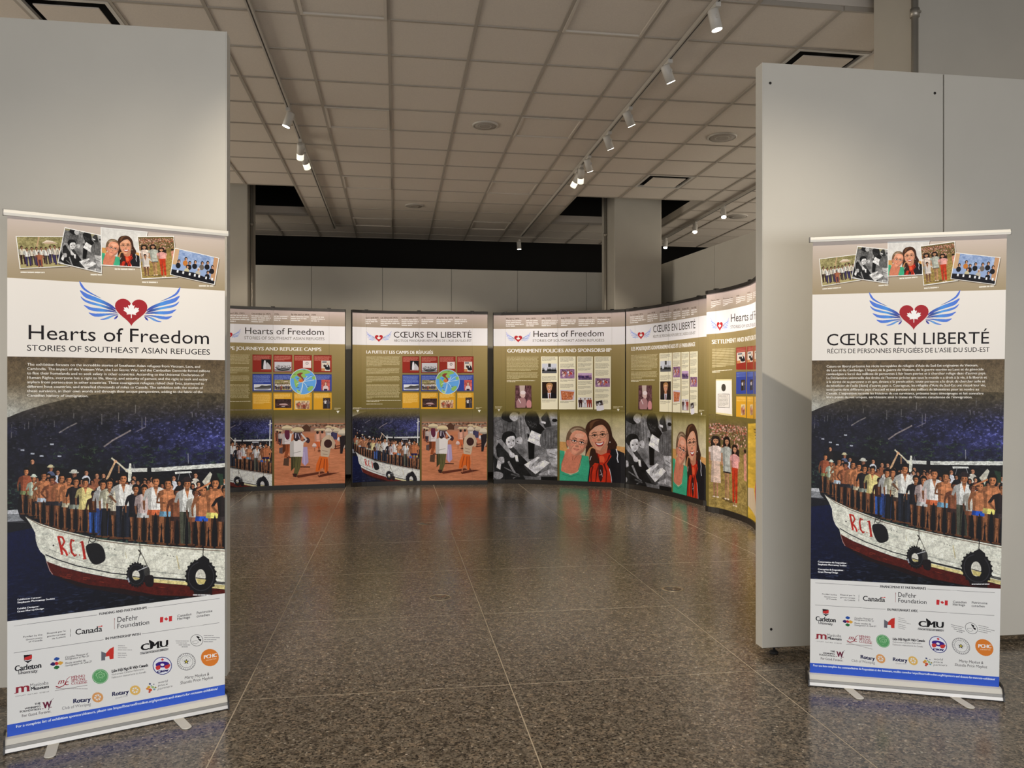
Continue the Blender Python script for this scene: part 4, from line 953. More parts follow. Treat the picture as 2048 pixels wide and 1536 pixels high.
    cv.a[y2:y3] = finish(cv.a[y2:y3], 2, 41, .22, .34, 20)
    # the white foot of the sheet again, then the strip of snapshots
    cv.a[y3:y4] = np.array((236, 233, 226.))/255
    cv.fr(0, 420, 4.267)
    shots = [(photo_group('village', 420), [(115,240),(520,236),(575,490),(152,518)], None), (KIDS, [(530,158),(860,225),(850,545),(472,462)], (0, 0, 1, .80)),
             (photo_group('girls', 380), [(1150,225),(1462,218),(1502,570),(1190,590)], None), (photo_group('family', 420), [(1468,318),(1852,400),(1815,630),(1432,548)], None),
             (WOMEN2, [(836,153),(1238,186),(1180,492),(843,478)], None)]
    for im, q, _ in [shots[0], shots[1], shots[4], shots[2], shots[3]]:
        c = np.mean(q, axis=0); q2 = [tuple(c + (np.array(p)-c)*1.0) for p in q]
        cv.poly([(x+6, y+8) for x, y in q2], (60, 50, 36), .45); cv.poly(q2, (244, 240, 232))
        inn = [tuple(c + (np.array(p)-c)*np.array((.965, .955))) for p in q]
        if im is WOMEN2:
            cv.poly(inn, (216,212,204)); inn = [(845,165),(1178,192),(1172,485),(850,470)]
            wh = im.shape[0]; cv.paste(im[:int(wh*.84), :int(im.shape[1]*.98)], inn)
        elif im is KIDS: cv.paste(im[int(im.shape[0]*.04):int(im.shape[0]*.9)], inn)
        else: cv.paste(im, inn)
    for x0, y0, x1 in ((160,536,380),(755,548,850),(960,498,1110),(1195,606,1310),(1680,630,1810)): cv.para(x0, x1, y0, y0+16, 1, (246,240,226), .9, .7, 0, 1, seed=3)
    # emblem
    c = cv.warp(np.array([[244.4, 618.2]]))[0]; r1 = cv.warp(np.array([[276.2, 618.2]]))[0]
    w0 = cv.warp; cv.warp = lambda p: p; cv.fr(0, 0, 1); u = r1[0]-c[0]
    logo(cv, BW*.5385, BH*.1715, u*1.02); cv.warp = w0
    # sponsor marks, traced in two frames of the lower sheet
    K = (26, 24, 30); G_ = (110, 108, 108)
    cv.fr(0, 1160, 4.15); T = cv.text
    for s, x0, y0, x1, y1, h in (('Funded by the',203,478,364,457,13),('Government',226,500,364,482,13),('of Canada',250,517,364,502,13),('Financé par le',400,448,556,424,13),('gouvernement',402,472,557,450,13),('du Canada',442,490,558,471,13)): T(s, x0, y0, x1, y1, h, K)
    cv.line([(597,400),(595,465)], 2.5, (60,60,60)); T('Canada', 634, 452, 858, 420, 46, (20,18,22), .05, serif=1); cv.poly([(828,378),(836,376),(836,387),(828,389)], (214,40,40)); cv.poly([(850,373),(860,371),(860,382),(850,384)], (214,40,40)); leaf(cv, 843, 381, 6, (214,40,40)); cv.line([(962,310),(962,400)], 2.5, (130,60,60))
    cv.poly([(211,622),(278,616),(276,665),(245,688),(214,668)], (24,20,24)); cv.blob([(216,660),(222,640),(248,632),(276,620),(276,650),(245,662)], (206,52,50)); cv.line([(216,664),(245,668),(275,656)], 5, (240,240,240)); T('Carleton', 133, 757, 356, 725, 44, K, .10, serif=1); T('University', 166, 782, 324, 762, 25, K, .04, serif=1)
    for ax, ay, c in ((484,652,(40,80,160)),(455,694,(50,36,96)),(514,686,(226,170,70)),(484,722,(40,110,60))):
        cv.ell(ax, ay, 17, 15, c); cv.ell(ax-14, ay+3, 9, 9, c); cv.ell(ax+14, ay-3, 9, 9, c)
    cv.ell(484, 689, 15, 13, (206,48,56))
    for s, x0, y0, x1, y1 in (('Canadian Museum of',553,645,742,614),('Immigration at Pier 21',553,662,752,632),('Musée canadien de',553,696,723,668),('l’immigration du Quai 21',553,716,777,676)): T(s, x0, y0, x1, y1, 15, K, 0, shear=.2)
    cv.poly([(854,587),(893,602),(893,630),(886,633),(886,660),(854,664)], (106,106,114)); cv.poly([(893,602),(925,565),(957,548),(957,647),(925,652),(920,625),(893,630)], (206,52,44)); cv.poly([(889,632),(920,627),(922,652),(889,657)], (236,233,226))
    T('m', 138, 940, 262, 915, 74, (150,40,54), .10, serif=1); T('Manitoba', 262, 888, 419, 862, 29, G_); T('Museum', 268, 916, 421, 893, 27, K, .12); T('HISTORY · NATURE · SCIENCE', 143, 970, 425, 926, 9, G_)
    cv.line([(478,880),(510,888),(545,872),(575,815),(600,795)], 9, (150,40,54), w2=3); T('m', 492, 862, 545, 852, 40, (150,40,54), .05, shear=.3); T('c', 550, 872, 585, 866, 44, (150,40,54), .05)
    for k, s in enumerate(('MENNO','SIMONS','COLLEGE')): T(s, 606, 816+k*25, (720,722,737)[k], 800+k*25, 20, (150,40,54), .04, serif=1)
    cv.line([(472,916),(740,868)], 2.5, (90,80,80)); cv.para(480, 738, 894, 904, 1, (110,100,100), .5, .5, 0, 1)
    gp = cv.w([(847,795)])[0]; cv.ell(847, 795, 68, 61, (96,164,104), rot=-.2); cv.ring(847, 795, 62, 3, (206,228,200), ry=56); leaf(cv, 847, 795, 50, (180,220,170)); leaf(cv, 847, 795, 43, (96,164,104)); cv.ring(850, 790, 16, 3, (180,220,170))
    for s, x0, y0, x1, y1, h in (('THE',303,1036,353,1028,16),('WINNIPEG',222,1074,354,1052,15),('FOUNDATION',182,1100,355,1074,15)): T(s, x0, y0, x1, y1, h, K, .08)
    T('For Good. Forever.', 198, 1138, 444, 1096, 23, (60,50,56)); T('W', 372, 1066, 440, 1055, 52, (110,30,56), .12, serif=1); cv.line([(420,1075),(440,1000),(462,978)], 6, (90,70,80), w2=2)
    T('Rotary', 621, 1020, 766, 1002, 36, (24,28,70), .12); T('Club of Winnipeg', 531, 1074, 771, 1036, 24, (120,118,122))
    def wheel(x, y, r, c):
        for k in range(22): a = k*math.pi/11; cv.ell(x+r*math.cos(a), y+r*.9*math.sin(a), r*.13, r*.13, c)
        cv.ring(x, y, r, r*.32, c, ry=r*.9); cv.ell(x, y, r*.24, r*.22, c)
        for k in range(6): a = k*math.pi/3+.3; cv.line([(x, y), (x+r*.75*math.cos(a), y+r*.68*math.sin(a))], r*.16, c)
    wheel(827, 969, 42, (226,160,96))
    cv.fr(220, 1160, 4.15)
    T('DeFehr', 68, 345, 242, 322, 42, K, 0); T('Foundation', 68, 397, 341, 358, 38, K, 0); cv.line([(48,310),(48,402)], 3, (150,80,80))
    cv.poly([(427,300),(453,297),(453,341),(427,345)], (206,48,52)); cv.poly([(501,291),(527,287),(527,331),(501,335)], (206,48,52)); leaf(cv, 478, 318, 20, (206,48,52))
    for s, x0, y0, x1, y1 in (('Canadian',570,300,690,280),('Heritage',570,323,678,306),('Patrimoine',731,273,863,252),('canadien',731,300,842,284)): T(s, x0, y0, x1, y1, 20, K)
    for k in range(6): cv.para(80, 150+((k*37) % 45), 535+k*17+(10 if k > 2 else 0), 545+k*17+(10 if k > 2 else 0), 1, (120,118,118), .6, .5, 0, 1, seed=k)
    T('CMU', 263, 580, 495, 540, 52, (14,12,16), .16, serif=1); cv.blob([(338,490),(362,500),(382,515),(378,535),(362,560),(352,520),(340,512)], (14,12,16)); cv.line([(265,595),(500,558)], 3, K); T('CANADIAN MENNONITE UNIVERSITY', 263, 612, 498, 574, 12, K, .1)
    for k, (a, b) in enumerate(((560,678),(565,672),(585,675),(610,675))): cv.para(a, b, 492+k*17-(a-560)*.1, 502+k*17, 1, (90,88,90), .6, .5, 0, 1, seed=k+9)
    for k, (a, b) in enumerate(((793,876),(797,912),(797,917),(793,890))): cv.para(a, b, 446+k*17, 456+k*17, 1, (90,88,90), .6, .5, 0, 1, seed=k+19)
    cv.ring(735, 490, 53, 3, (50,50,54), ry=49); cv.blob([(732,455),(758,462),(752,475),(742,472)], (14,12,16)); cv.blob([(745,478),(770,482),(766,498)], (14,12,16)); cv.line([(700,500),(735,490),(750,505),(730,520),(705,515),(700,500)], 2, (60,60,64))
    T('Liên Hội Người Việt Canada', 28, 763, 330, 708, 23, K, .10); T('Vietnamese Canadian Federation', 28, 788, 300, 737, 15, G_); T('Fédération vietnamienne du Canada', 28, 812, 315, 762, 15, G_)
    cv.ell(450, 703, 80, 74, (236,236,240)); cv.ring(450, 703, 80, 6, (40,40,120), ry=74); cv.blob([(395,700),(405,680),(450,668),(500,676),(505,700),(470,715),(420,716)], (60,36,130)); cv.blob([(395,712),(430,700),(432,728),(405,738)], (206,60,60)); cv.blob([(470,705),(515,690),(505,720),(478,728)], (206,60,60)); cv.ell(450,695,16,11,(240,236,240)); leaf(cv, 450, 655, 16, (206,60,60)); T('caov', 405, 764, 498, 752, 26, (30,26,90), .2)
    cv.ring(650, 668, 77, 4, (90,88,92), ry=72); cv.ring(650, 668, 56, 3, (90,88,92), ry=52); leaf(cv, 650, 668, 50, (190,188,184)); leaf(cv, 650, 668, 45, (236,233,226))
    for k in range(5): a = k*1.2566-1.57; cv.poly([(650+26*math.cos(a), 668+24*math.sin(a)), (650+11*math.cos(a+.63), 668+10*math.sin(a+.63)), (650, 668), (650+11*math.cos(a-.63), 668+10*math.sin(a-.63))], (20,18,18))
    cv.ell(650, 668, 9, 9, (206,190,70))
    for k in range(26): a = k*math.pi/13; cv.ell(650+67*math.cos(a), 668+62*math.sin(a), 3.5, 3.5, (110,108,112))
    cv.ell(846, 633, 75, 72, (226,128,48)); T('PCHC', 793, 645, 902, 625, 30, (250,246,240), .16); T('FOUNDATION', 815, 662, 900, 645, 10, (250,220,190), .05)
    T('Rotary', 30, 960, 170, 935, 34, (24,28,70), .12); T('District 5550', 62, 982, 165, 958, 13, (150,148,150)); wheel(226, 908, 40, (232,186,96))
    for ax, ay, c, q in ((348,855,(60,70,110),9),(380,858,(150,150,160),7),(340,882,(214,170,60),13),(372,882,(160,190,120),12),(328,895,(226,140,60),12),(352,905,(206,90,60),15),(385,900,(120,160,170),10),(345,922,(190,60,50),9),(395,884,(150,140,70),8),(360,870,(120,140,160),6)): cv.ell(ax, ay, q, q*.8, c)
    T('world', 414, 853, 496, 838, 20, G_, shear=.15); T('peace', 414, 876, 496, 862, 18, G_, shear=.15); T('partners', 412, 905, 536, 878, 18, G_, shear=.15)
    T('Marty Maykut &', 636, 815, 842, 780, 24, (66,62,64), shear=.1); T('Shandis Price Maykut', 600, 858, 874, 808, 24, (66,62,64), shear=.1)
    return cv

def banner_left(base):
    cv = Cv(8, 8); cv.W, cv.H, cv.a = BW, BH, base.a.copy(); cv.warp = lambda p: happ(HL, p); T = cv.text; K = (22, 16, 18)
    cv.fr(0, 420, 4.267)
    T('Hearts of Freedom', 217, 1111, 1782, 1135, 120, K, 0); T('STORIES OF SOUTHEAST ASIAN REFUGEES', 217, 1209, 1783, 1224, 50, K)
    cv.fr(0, 720, 4.452)
    for s, x, y, x1, y1 in (('The exhibition focuses on the incredible stories of Southeast Asian refugees from Vietnam, Laos, and',232,57,1772,58),('Cambodia. The impact of the Vietnam War, the Lao Secret War, and the Cambodian Genocide forced millions',232,96,1860,96),
        ('to flee their homelands and to seek safety in other countries. According to the Universal Declaration of',232,135,1803,133),('Human Rights, everyone has a right to life, liberty, and security of person; and the right to seek and enjoy',232,174,1838,170),
        ('asylum from persecution in other countries. These courageous refugees risked their lives, journeyed to',232,214,1808,208),('different host countries, and travelled thousands of miles to Canada. The exhibition tells the stories of',232,253,1797,246),
        ('these survivors, in their own words and through their unique perspectives, adding to the fabric of the',234,292,1797,283),('Canadian history of immigration.',234,332,778,331)): T(s, x, y, x1, y1, 23, (246,240,228), .05)
    cv.fr(0, 1160, 4.15); Wc = (244, 242, 240)
    for s, x, y, x1, y1 in (('Exhibition Curator:',152,170,352,147),('Stephanie Phetsamay Stubbe',152,194,462,158),('Exhibit Designer:',152,245,335,222),('Grant Murray Design',152,269,373,240)): T(s, x, y, x1, y1, 14, Wc, .2)
    cv.line([(128,381),(818,284)], 2.2, (90,90,90)); T('FUNDING AND PARTNERSHIPS', 832, 287, 1228, 230, 20, (26,24,30), .08); cv.line([(128,605),(872,490)], 2.2, (90,90,90))
    cv.fr(220, 1160, 4.15); cv.line([(322,224),(922,140)], 2.2, (90,90,90)); cv.line([(274,440),(922,342)], 2.2, (90,90,90)); T('IN PARTNERSHIP WITH', -27, 492, 266, 450, 20, (26,24,30), .08); cv.para(700, 885, 106, 118, 1, Wc, 1, .7, 0, 1)
    T('For a complete list of exhibition sponsors/donors, please see https://heartsoffreedom.org/sponsors-and-donors-for-museum-exhibition/', -763, 1226, 913, 900, 22, (236,240,250), .1)
    return cv.a

def banner_right(base):
    cv = Cv(8, 8); cv.W, cv.H, cv.a = BW, BH, base.a.copy(); cv.warp = lambda p: happ(HR, p); T = cv.text; K = (22, 16, 18)
    cv.fr(1600, 440, 4.266)
    T('CŒURS EN LIBERTÉ', 252, 1075, 1657, 1072, 98, K, .0); T('RÉCITS DE PERSONNES RÉFUGIÉES DE L’ASIE DU SUD-EST', 258, 1143, 1657, 1142, 38, K)
    cv.fr(1600, 720, 4.571)
    for s, x, y, x1, y1 in (('Cœurs en liberté présente les récits incroyables de réfugiés d’Asie du Sud-Est originaires du Vietnam,',270,74,1668,76),('du Laos et du Cambodge. L’impact de la guerre du Vietnam, de la guerre secrète au Laos et du génocide',270,109,1717,113),
        ('cambodgien a forcé des millions de personnes à fuir leurs patries et à chercher refuge dans d’autres pays.',268,144,1740,149),('La Déclaration universelle des droits de l’homme précise que tout le monde « a droit à la vie, à la liberté et',268,180,1745,187),
        ('à la sûreté de sa personne » et que, devant « la persécution, toute personne a le droit de chercher asile et',268,216,1728,223),('de bénéficier de l’asile [dans] d’autres pays ». Courageux, les réfugiés d’Asie du Sud-Est ont risqué leur vie,',266,252,1735,259),
        ('sont partis dans différents pays d’accueil et ont parcouru des milliers de kilomètres pour se rendre au',266,287,1672,296),('Canada. L’exposition raconte les histoires de ces survivants, présente leurs témoignages et fait connaître',266,322,1713,334),
        ('leurs points du vue uniques, enrichissant ainsi la trame de l’histoire canadienne de l’immigration.',266,356,1611,368)): T(s, x, y, x1, y1, 21, (246,240,228), .05)
    cv.fr(1600, 880, 4.571); Wc = (244, 242, 240)
    for s, x, y, x1, y1 in (('Conservatrice de l’exposition :',172,1124,440,1140),('Stephanie Phetsamay Stubbe',172,1148,434,1162),('Conception de l’exposition :',172,1192,410,1204),('Grant Murray Design',172,1216,356,1226)): T(s, x, y, x1, y1, 15, Wc, .2)
    cv.para(1580, 1755, 1322, 1334, 1, Wc, 1, .7, 0, 1)
    cv.fr(1600, 1150, 5.296); cv.line([(172,88),(845,128)], 3, (90,90,90)); cv.line([(168,320),(915,368)], 3, (90,90,90)); T('FINANCEMENT ET PARTENARIATS', 857, 140, 1345, 164, 24, (26,24,30), .08); T('EN PARTENARIAT AVEC', 930, 382, 1258, 400, 24, (26,24,30), .08)
    cv.fr(1800, 1150, 5.3); cv.line([(300,158),(1015,200)], 3, (90,90,90)); cv.line([(215,388),(1005,440)], 3, (90,90,90))
    cv.fr(1600, 1150, 5.296); T('Pour une liste complète des commanditaires de l’exposition et des donateurs, veuillez consulter https://heartsoffreedom.org/fr/sponsors-and-donors-for-museum-exhibition/', 138, 962, 2060, 1115, 21, (236,240,250), .1)
    return cv.a
# ---------------------------------------------------------------- curved pop-up display walls
PH, PTOP, PBOT = 2.482, 2.445, 0.062
DISP = {   # plan curve of each wall, (column of the photograph, distance ahead)
 'a': [(402,10.32),(455.5,10.36),(500,10.48),(545.7,10.58),(590,10.66),(628,10.74),(660,10.80),(682,10.84),(690,10.85)],
 'b': [(705,10.90),(712,10.93),(728,10.98),(780,11.08),(841,11.14),(900,11.17),(948,11.19),(966,11.20),(975,11.205)],
 'c': [(987,11.315),(995,11.32),(1010,11.32),(1060,11.27),(1117,11.17),(1170,11.05),(1222,10.93),(1240,10.88),(1250,10.84)],
 'd': [(1252,10.80),(1262,10.74),(1285,10.55),(1315.5,10.26),(1343.8,9.95),(1372,9.62),(1396.7,9.33),(1408,9.21),(1416,9.16)],
 'e': [(1413,8.80),(1419,8.74),(1447.7,8.55),(1476,8.25),(1500.5,7.94),(1513.7,7.60),(1519,7.16),(1519.5,6.9)],
}
class Curve:
    def __init__(s, key):
        s.p = np.array(spline([pz(px, z) for px, z in DISP[key]], False, 8))
        d = np.hypot(*(np.diff(s.p, axis=0).T)); s.s = np.r_[0, np.cumsum(d)]; s.S = s.s[-1]
        Xc = s.p[:, 0]*CT - s.p[:, 1]*ST; Z = s.p[:, 0]*ST + s.p[:, 1]*CT
        s.px = 1024 + FPX*Xc/Z; s.Z = Z
        s.px = np.maximum.accumulate(s.px)
    def at(s, d):
        return np.array((np.interp(d, s.s, s.p[:, 0]), np.interp(d, s.s, s.p[:, 1])))
    def nrm(s, d):
        e = .02; t = s.at(min(d+e, s.S)) - s.at(max(d-e, 0)); t /= math.hypot(*t)
        return np.array((t[1], -t[0]))      # towards the viewer
PPM = 520
CUR = {k: Curve(k) for k in DISP}
def disp_canvas(key, src=None):
    c = CUR[key]; W, H = int(c.S*PPM), int((PTOP-PBOT)*PPM)
    def warp(p):
        d = np.interp(p[:, 0], c.px, c.s); z = np.interp(p[:, 0], c.px, c.Z)
        h = EYE - (p[:, 1]-HY)*z/FPX
        return np.c_[d*PPM, (PTOP-h)*PPM]
    cv = Cv(W, H, (130, 114, 62), warp)
    return cv
def rewarp(cv, x0s, x1s, x0d, x1d):
    """use another wall's tracing frame: canvas x in [x0s,x1s] there goes to [x0d,x1d] here"""
    return cv

def bands(cv, hdr=(176,158,134)):
    W, H = cv.W, cv.H
    a, b, c = int(.085*H), int(.190*H), int(.56*H)
    t = np.linspace(0, 1, a)[:, None, None]; cv.a[:a] = (np.array((214,192,176.))*(1-t) + np.array((172,154,128.))*t)/255
    cv.a[a:b] = np.array((246,240,234.))/255
    t = np.linspace(0, 1, H-b)[:, None, None]; cv.a[b:] = (np.array((164,142,92.))*(1-np.clip(t*2, 0, 1)) + np.array((116,102,48.))*np.clip(t*2, 0, 1))/255
    return a, b

def design_base(cv, kind, fr_):
    """kind 'escape' is traced from wall b, 'policy' from wall c; drawn in that wall's own frame"""

def timeline(cv, fr, cols, heads, y0, y1, slope=0.0):
    cv.fr(*fr)
    for (x, w, n), hd in zip(cols, heads):
        yy = y0 + slope*(x - cols[0][0])
        cv.rect(x-10, yy-8, x-7, y1+slope*(x - cols[0][0]), (232,222,200), .5)
        cv.text(hd, x, yy+22, x + min(w, 15*len(hd)), yy+22+slope*40, 20, (96,78,62), .08)
        cv.para(x, x+w, yy+30, yy+30+26*n, n, (250,240,222), .95, .5, .15, .5, seed=int(x))

def escape_panel(key, english):
    """escape journeys: coordinates traced from wall b and mapped onto the wall being painted"""
    cv = disp_canvas(key); bands(cv); own = cv.warp
    cb = CUR['b']; wb = disp_canvas('b').warp
    if key == 'a':
        # wall a repeats wall b's layout: anchor on its centre seam and right-hand tiles
        xa = own(np.array([[545.7, 800.], [663, 800.]])); xb = wb(np.array([[841, 800.], [947, 800.]]))
        k = (xa[1,0]-xa[0,0])/(xb[1,0]-xb[0,0]); o = xa[0,0]-k*xb[0,0]
        cv.warp = lambda p: np.c_[wb(p)[:, 0]*k + o, wb(p)[:, 1]]
    F3 = (700, 600, 7.062); T = cv.text
    cols = [(222,180,3),(432,275,4),(728,250,4),(1008,190,3),(1222,235,3),(1480,185,3)]
    heads = ['April 30, 1975','December 2, 1975','1976','By the end of 1976','','1979'] if english else ['Le 17 avril 1975','Le 30 avril 1975','Le 2 décembre 1975','1976','À la fin de 1976','1979']
    if english: heads = ['', 'April 30, 1975','December 2, 1975','1976','By the end of 1976','1979']
    timeline(cv, F3, cols, heads, 238, 380)
    cv.fr(*F3)
    if english:
        save = cv.warp; cv.warp = own; cv.fr(450, 600, 7.315)
        T('Hearts of Freedom', 283, 493, 1452, 513, 92, (52,48,46)); T('STORIES OF SOUTHEAST ASIAN REFUGEES', 280, 573, 1455, 588, 42, (130,124,116))
        T('ESCAPE JOURNEYS AND REFUGEE CAMPS', -148, 728, 1405, 747, 52, (252,244,224), .12)
        logo(cv, 55, 515, 55, True, 52); cv.warp = save
    else:
        T('CŒURS EN LIBERTÉ', 612, 530, 1718, 530, 82, (40,34,34)); T('RÉCITS DE PERSONNES RÉFUGIÉES DE L’ASIE DU SUD-EST', 622, 590, 1718, 590, 32, (110,104,98))
        T('LA FUITE ET LES CAMPS DE RÉFUGIÉS', 225, 755, 1172, 762, 44, (252,244,224), .12)
        logo(cv, 408, 535, 57, True, 54)
    cv.fr(*F3)
    cv.para(230, 712, 795, 940, 9, (226,210,160), .8, .45, .05); cv.para(230, 712, 960, 1050, 6, (226,210,160), .8, .45, .05, .8); cv.para(230, 712, 1075, 1165, 6, (226,210,160), .8, .45, .05, .2); cv.para(230, 712, 1188, 1395, 13, (226,210,160), .8, .45, .05, .2)
    cv.para(230, 720, 1412, 1440, 2, (250,240,206), .95, .45, .02, .4); cv.para(230, 525, 1462, 1478, 1, (250,240,206), .95, .45, 0, 1)
    X = [(740,980),(1002,1240),(1260,1490),(1512,1745)]
    pics = {(0,0):('monument',(850,858,970,1000)),(1,0):('boat',(1015,890,1230,1020)),(2,0):('doc',(1375,872,1480,970)),(3,0):('desk',(1612,870,1725,1010)),
            (0,1):('island',(757,1192,970,1272)),(1,1):('village',(1015,1132,1230,1272)),(3,1):('portrait',(1612,1130,1722,1276)),
            (1,2):('ship',(1022,1392,1228,1512)),(2,2):('crowd',(1276,1412,1460,1526)),(3,2):('two',(1632,1378,1728,1526))}
    for j, (ya, yb, c, tc) in enumerate(((795,1030,(156,46,32),(206,130,110)),(1055,1288,(52,70,150),(130,146,196)),(1305,1551,(226,164,40),(250,206,110)))):
        for i, (xa, xb) in enumerate(X):
            cv.rect(xa, ya, xb, yb, c); 
            for q in ([(xa,ya),(xb,ya),(xb,ya+6),(xa,ya+6)], [(xa,yb-6),(xb,yb-6),(xb,yb),(xa,yb)]): cv.poly(q, dk(c, .75))
            nl = 5 if (i, j) != (0, 2) else 11
            cv.para(xa+12, xb-12, ya+14, ya+14+12.5*nl + (12 if (i, j) in ((0,1),) else 0)*4, nl + (3 if (i, j) == (0,1) else 0), tc, .9, .62, .1, .6, seed=i*3+j)
            if (i, j) in pics:
                k_, (a, b, d, e) = pics[(i, j)]
                if k_ == 'doc': cv.rect(a, b, d, e, (244,226,212)); cv.ring((a+d)/2, b+35, 18, 6, (96,84,78)); continue
                cv.paste(photo_group(k_, 200), [(a,b),(d,b),(d,e),(a,e)])
    # round map
    cx, cy = 1378, 1155; cv.ell(cx, cy, 170, 176, (240,240,214), n=48); cv.ell(cx, cy, 164, 170, (104,170,226), n=48)
    G1 = (150, 196, 96)
    cv.blob([(1245,1060),(1300,1010),(1378,992),(1440,1005),(1470,1035),(1400,1060),(1420,1090),(1370,1110),(1330,1150),(1300,1160),(1330,1110),(1290,1080),(1260,1110),(1225,1110)], G1)
    cv.blob([(1262,1110),(1300,1140),(1320,1180),(1290,1240),(1270,1190)], G1); cv.blob([(1430,1250),(1480,1215),(1510,1230),(1480,1275),(1450,1285)], G1); cv.blob([(1490,1100),(1525,1080),(1535,1120),(1510,1130)], G1); cv.blob([(1300,1260),(1340,1290),(1345,1320),(1300,1295)], (170,210,130))
    cv.blob([(1300,1060),(1340,1035),(1375,1040),(1350,1070),(1380,1110),(1390,1150),(1360,1172),(1375,1140),(1345,1100),(1320,1085)], (146,62,50)); cv.blob([(1320,1140),(1350,1115),(1375,1145),(1350,1168)], (226,120,50))
    for x, y in ((1430,1080),(1500,1070),(1520,1132),(1430,1240),(1350,1310),(1290,1190),(1335,1310)): cv.line([(1375,1160),((1375+x)/2+8,(1160+y)/2-4),(x, y)], 6, (226,238,248), .95)
    for x, y in ((1255,1055),(1380,1002),(1300,1110),(1430,1215),(1300,1235),(1470,1070),(1310,1275)): cv.rect(x, y, x+28, y+6, (60,80,60), .8)
    # big photographs
    ex = CAMP; yb0 = 790; cv.fr(700, 790, 7.062)
    cv.paste(CAMP, [(1012,215),(1935,215),(1935,1222),(1012,1218)])
    bt = BOATIMG; cv.paste(bt, [(-60,185),(985,185),(985,1290),(-60,1290)])
    cv.line([(962,330),(955,680)], 14, (224,222,212)); cv.line([(940,395),(985,370)], 10, (224,222,212))
    person(cv, 905, 640, 1010, None, (26,30,80), False, (196,120,76), 1.1); cv.rect(985, 215, 1012, 1300, (104, 92, 44)); 
    # soft top edges where the photographs melt into the ground colour
    y0 = int(cv.w([(500, 200)])[0][1]); y1 = int(cv.w([(500, 330)])[0][1])
    t = np.linspace(1, 0, max(2, y1-y0))[:, None, None]; g = np.array((116,102,48.))/255
    cv.a[y0:y1] = cv.a[y0:y1]*(1-t) + g*t
    for x, w in ((108, 130),(1825, 90)): cv.para(x-w/2, x+w/2, 170, 200, 2, (226,214,170), .8, .5, .1, .8); cv.poly([(x-20,212),(x+22,212),(x+1,248)], (250,244,220))
    cv.fr(0, 0, 1); seams(cv, (.49,)); return cv.a

def seams(cv, us):
    for u in us:
        x = int(u * cv.W); cv.a[:, x:x+2] *= .86

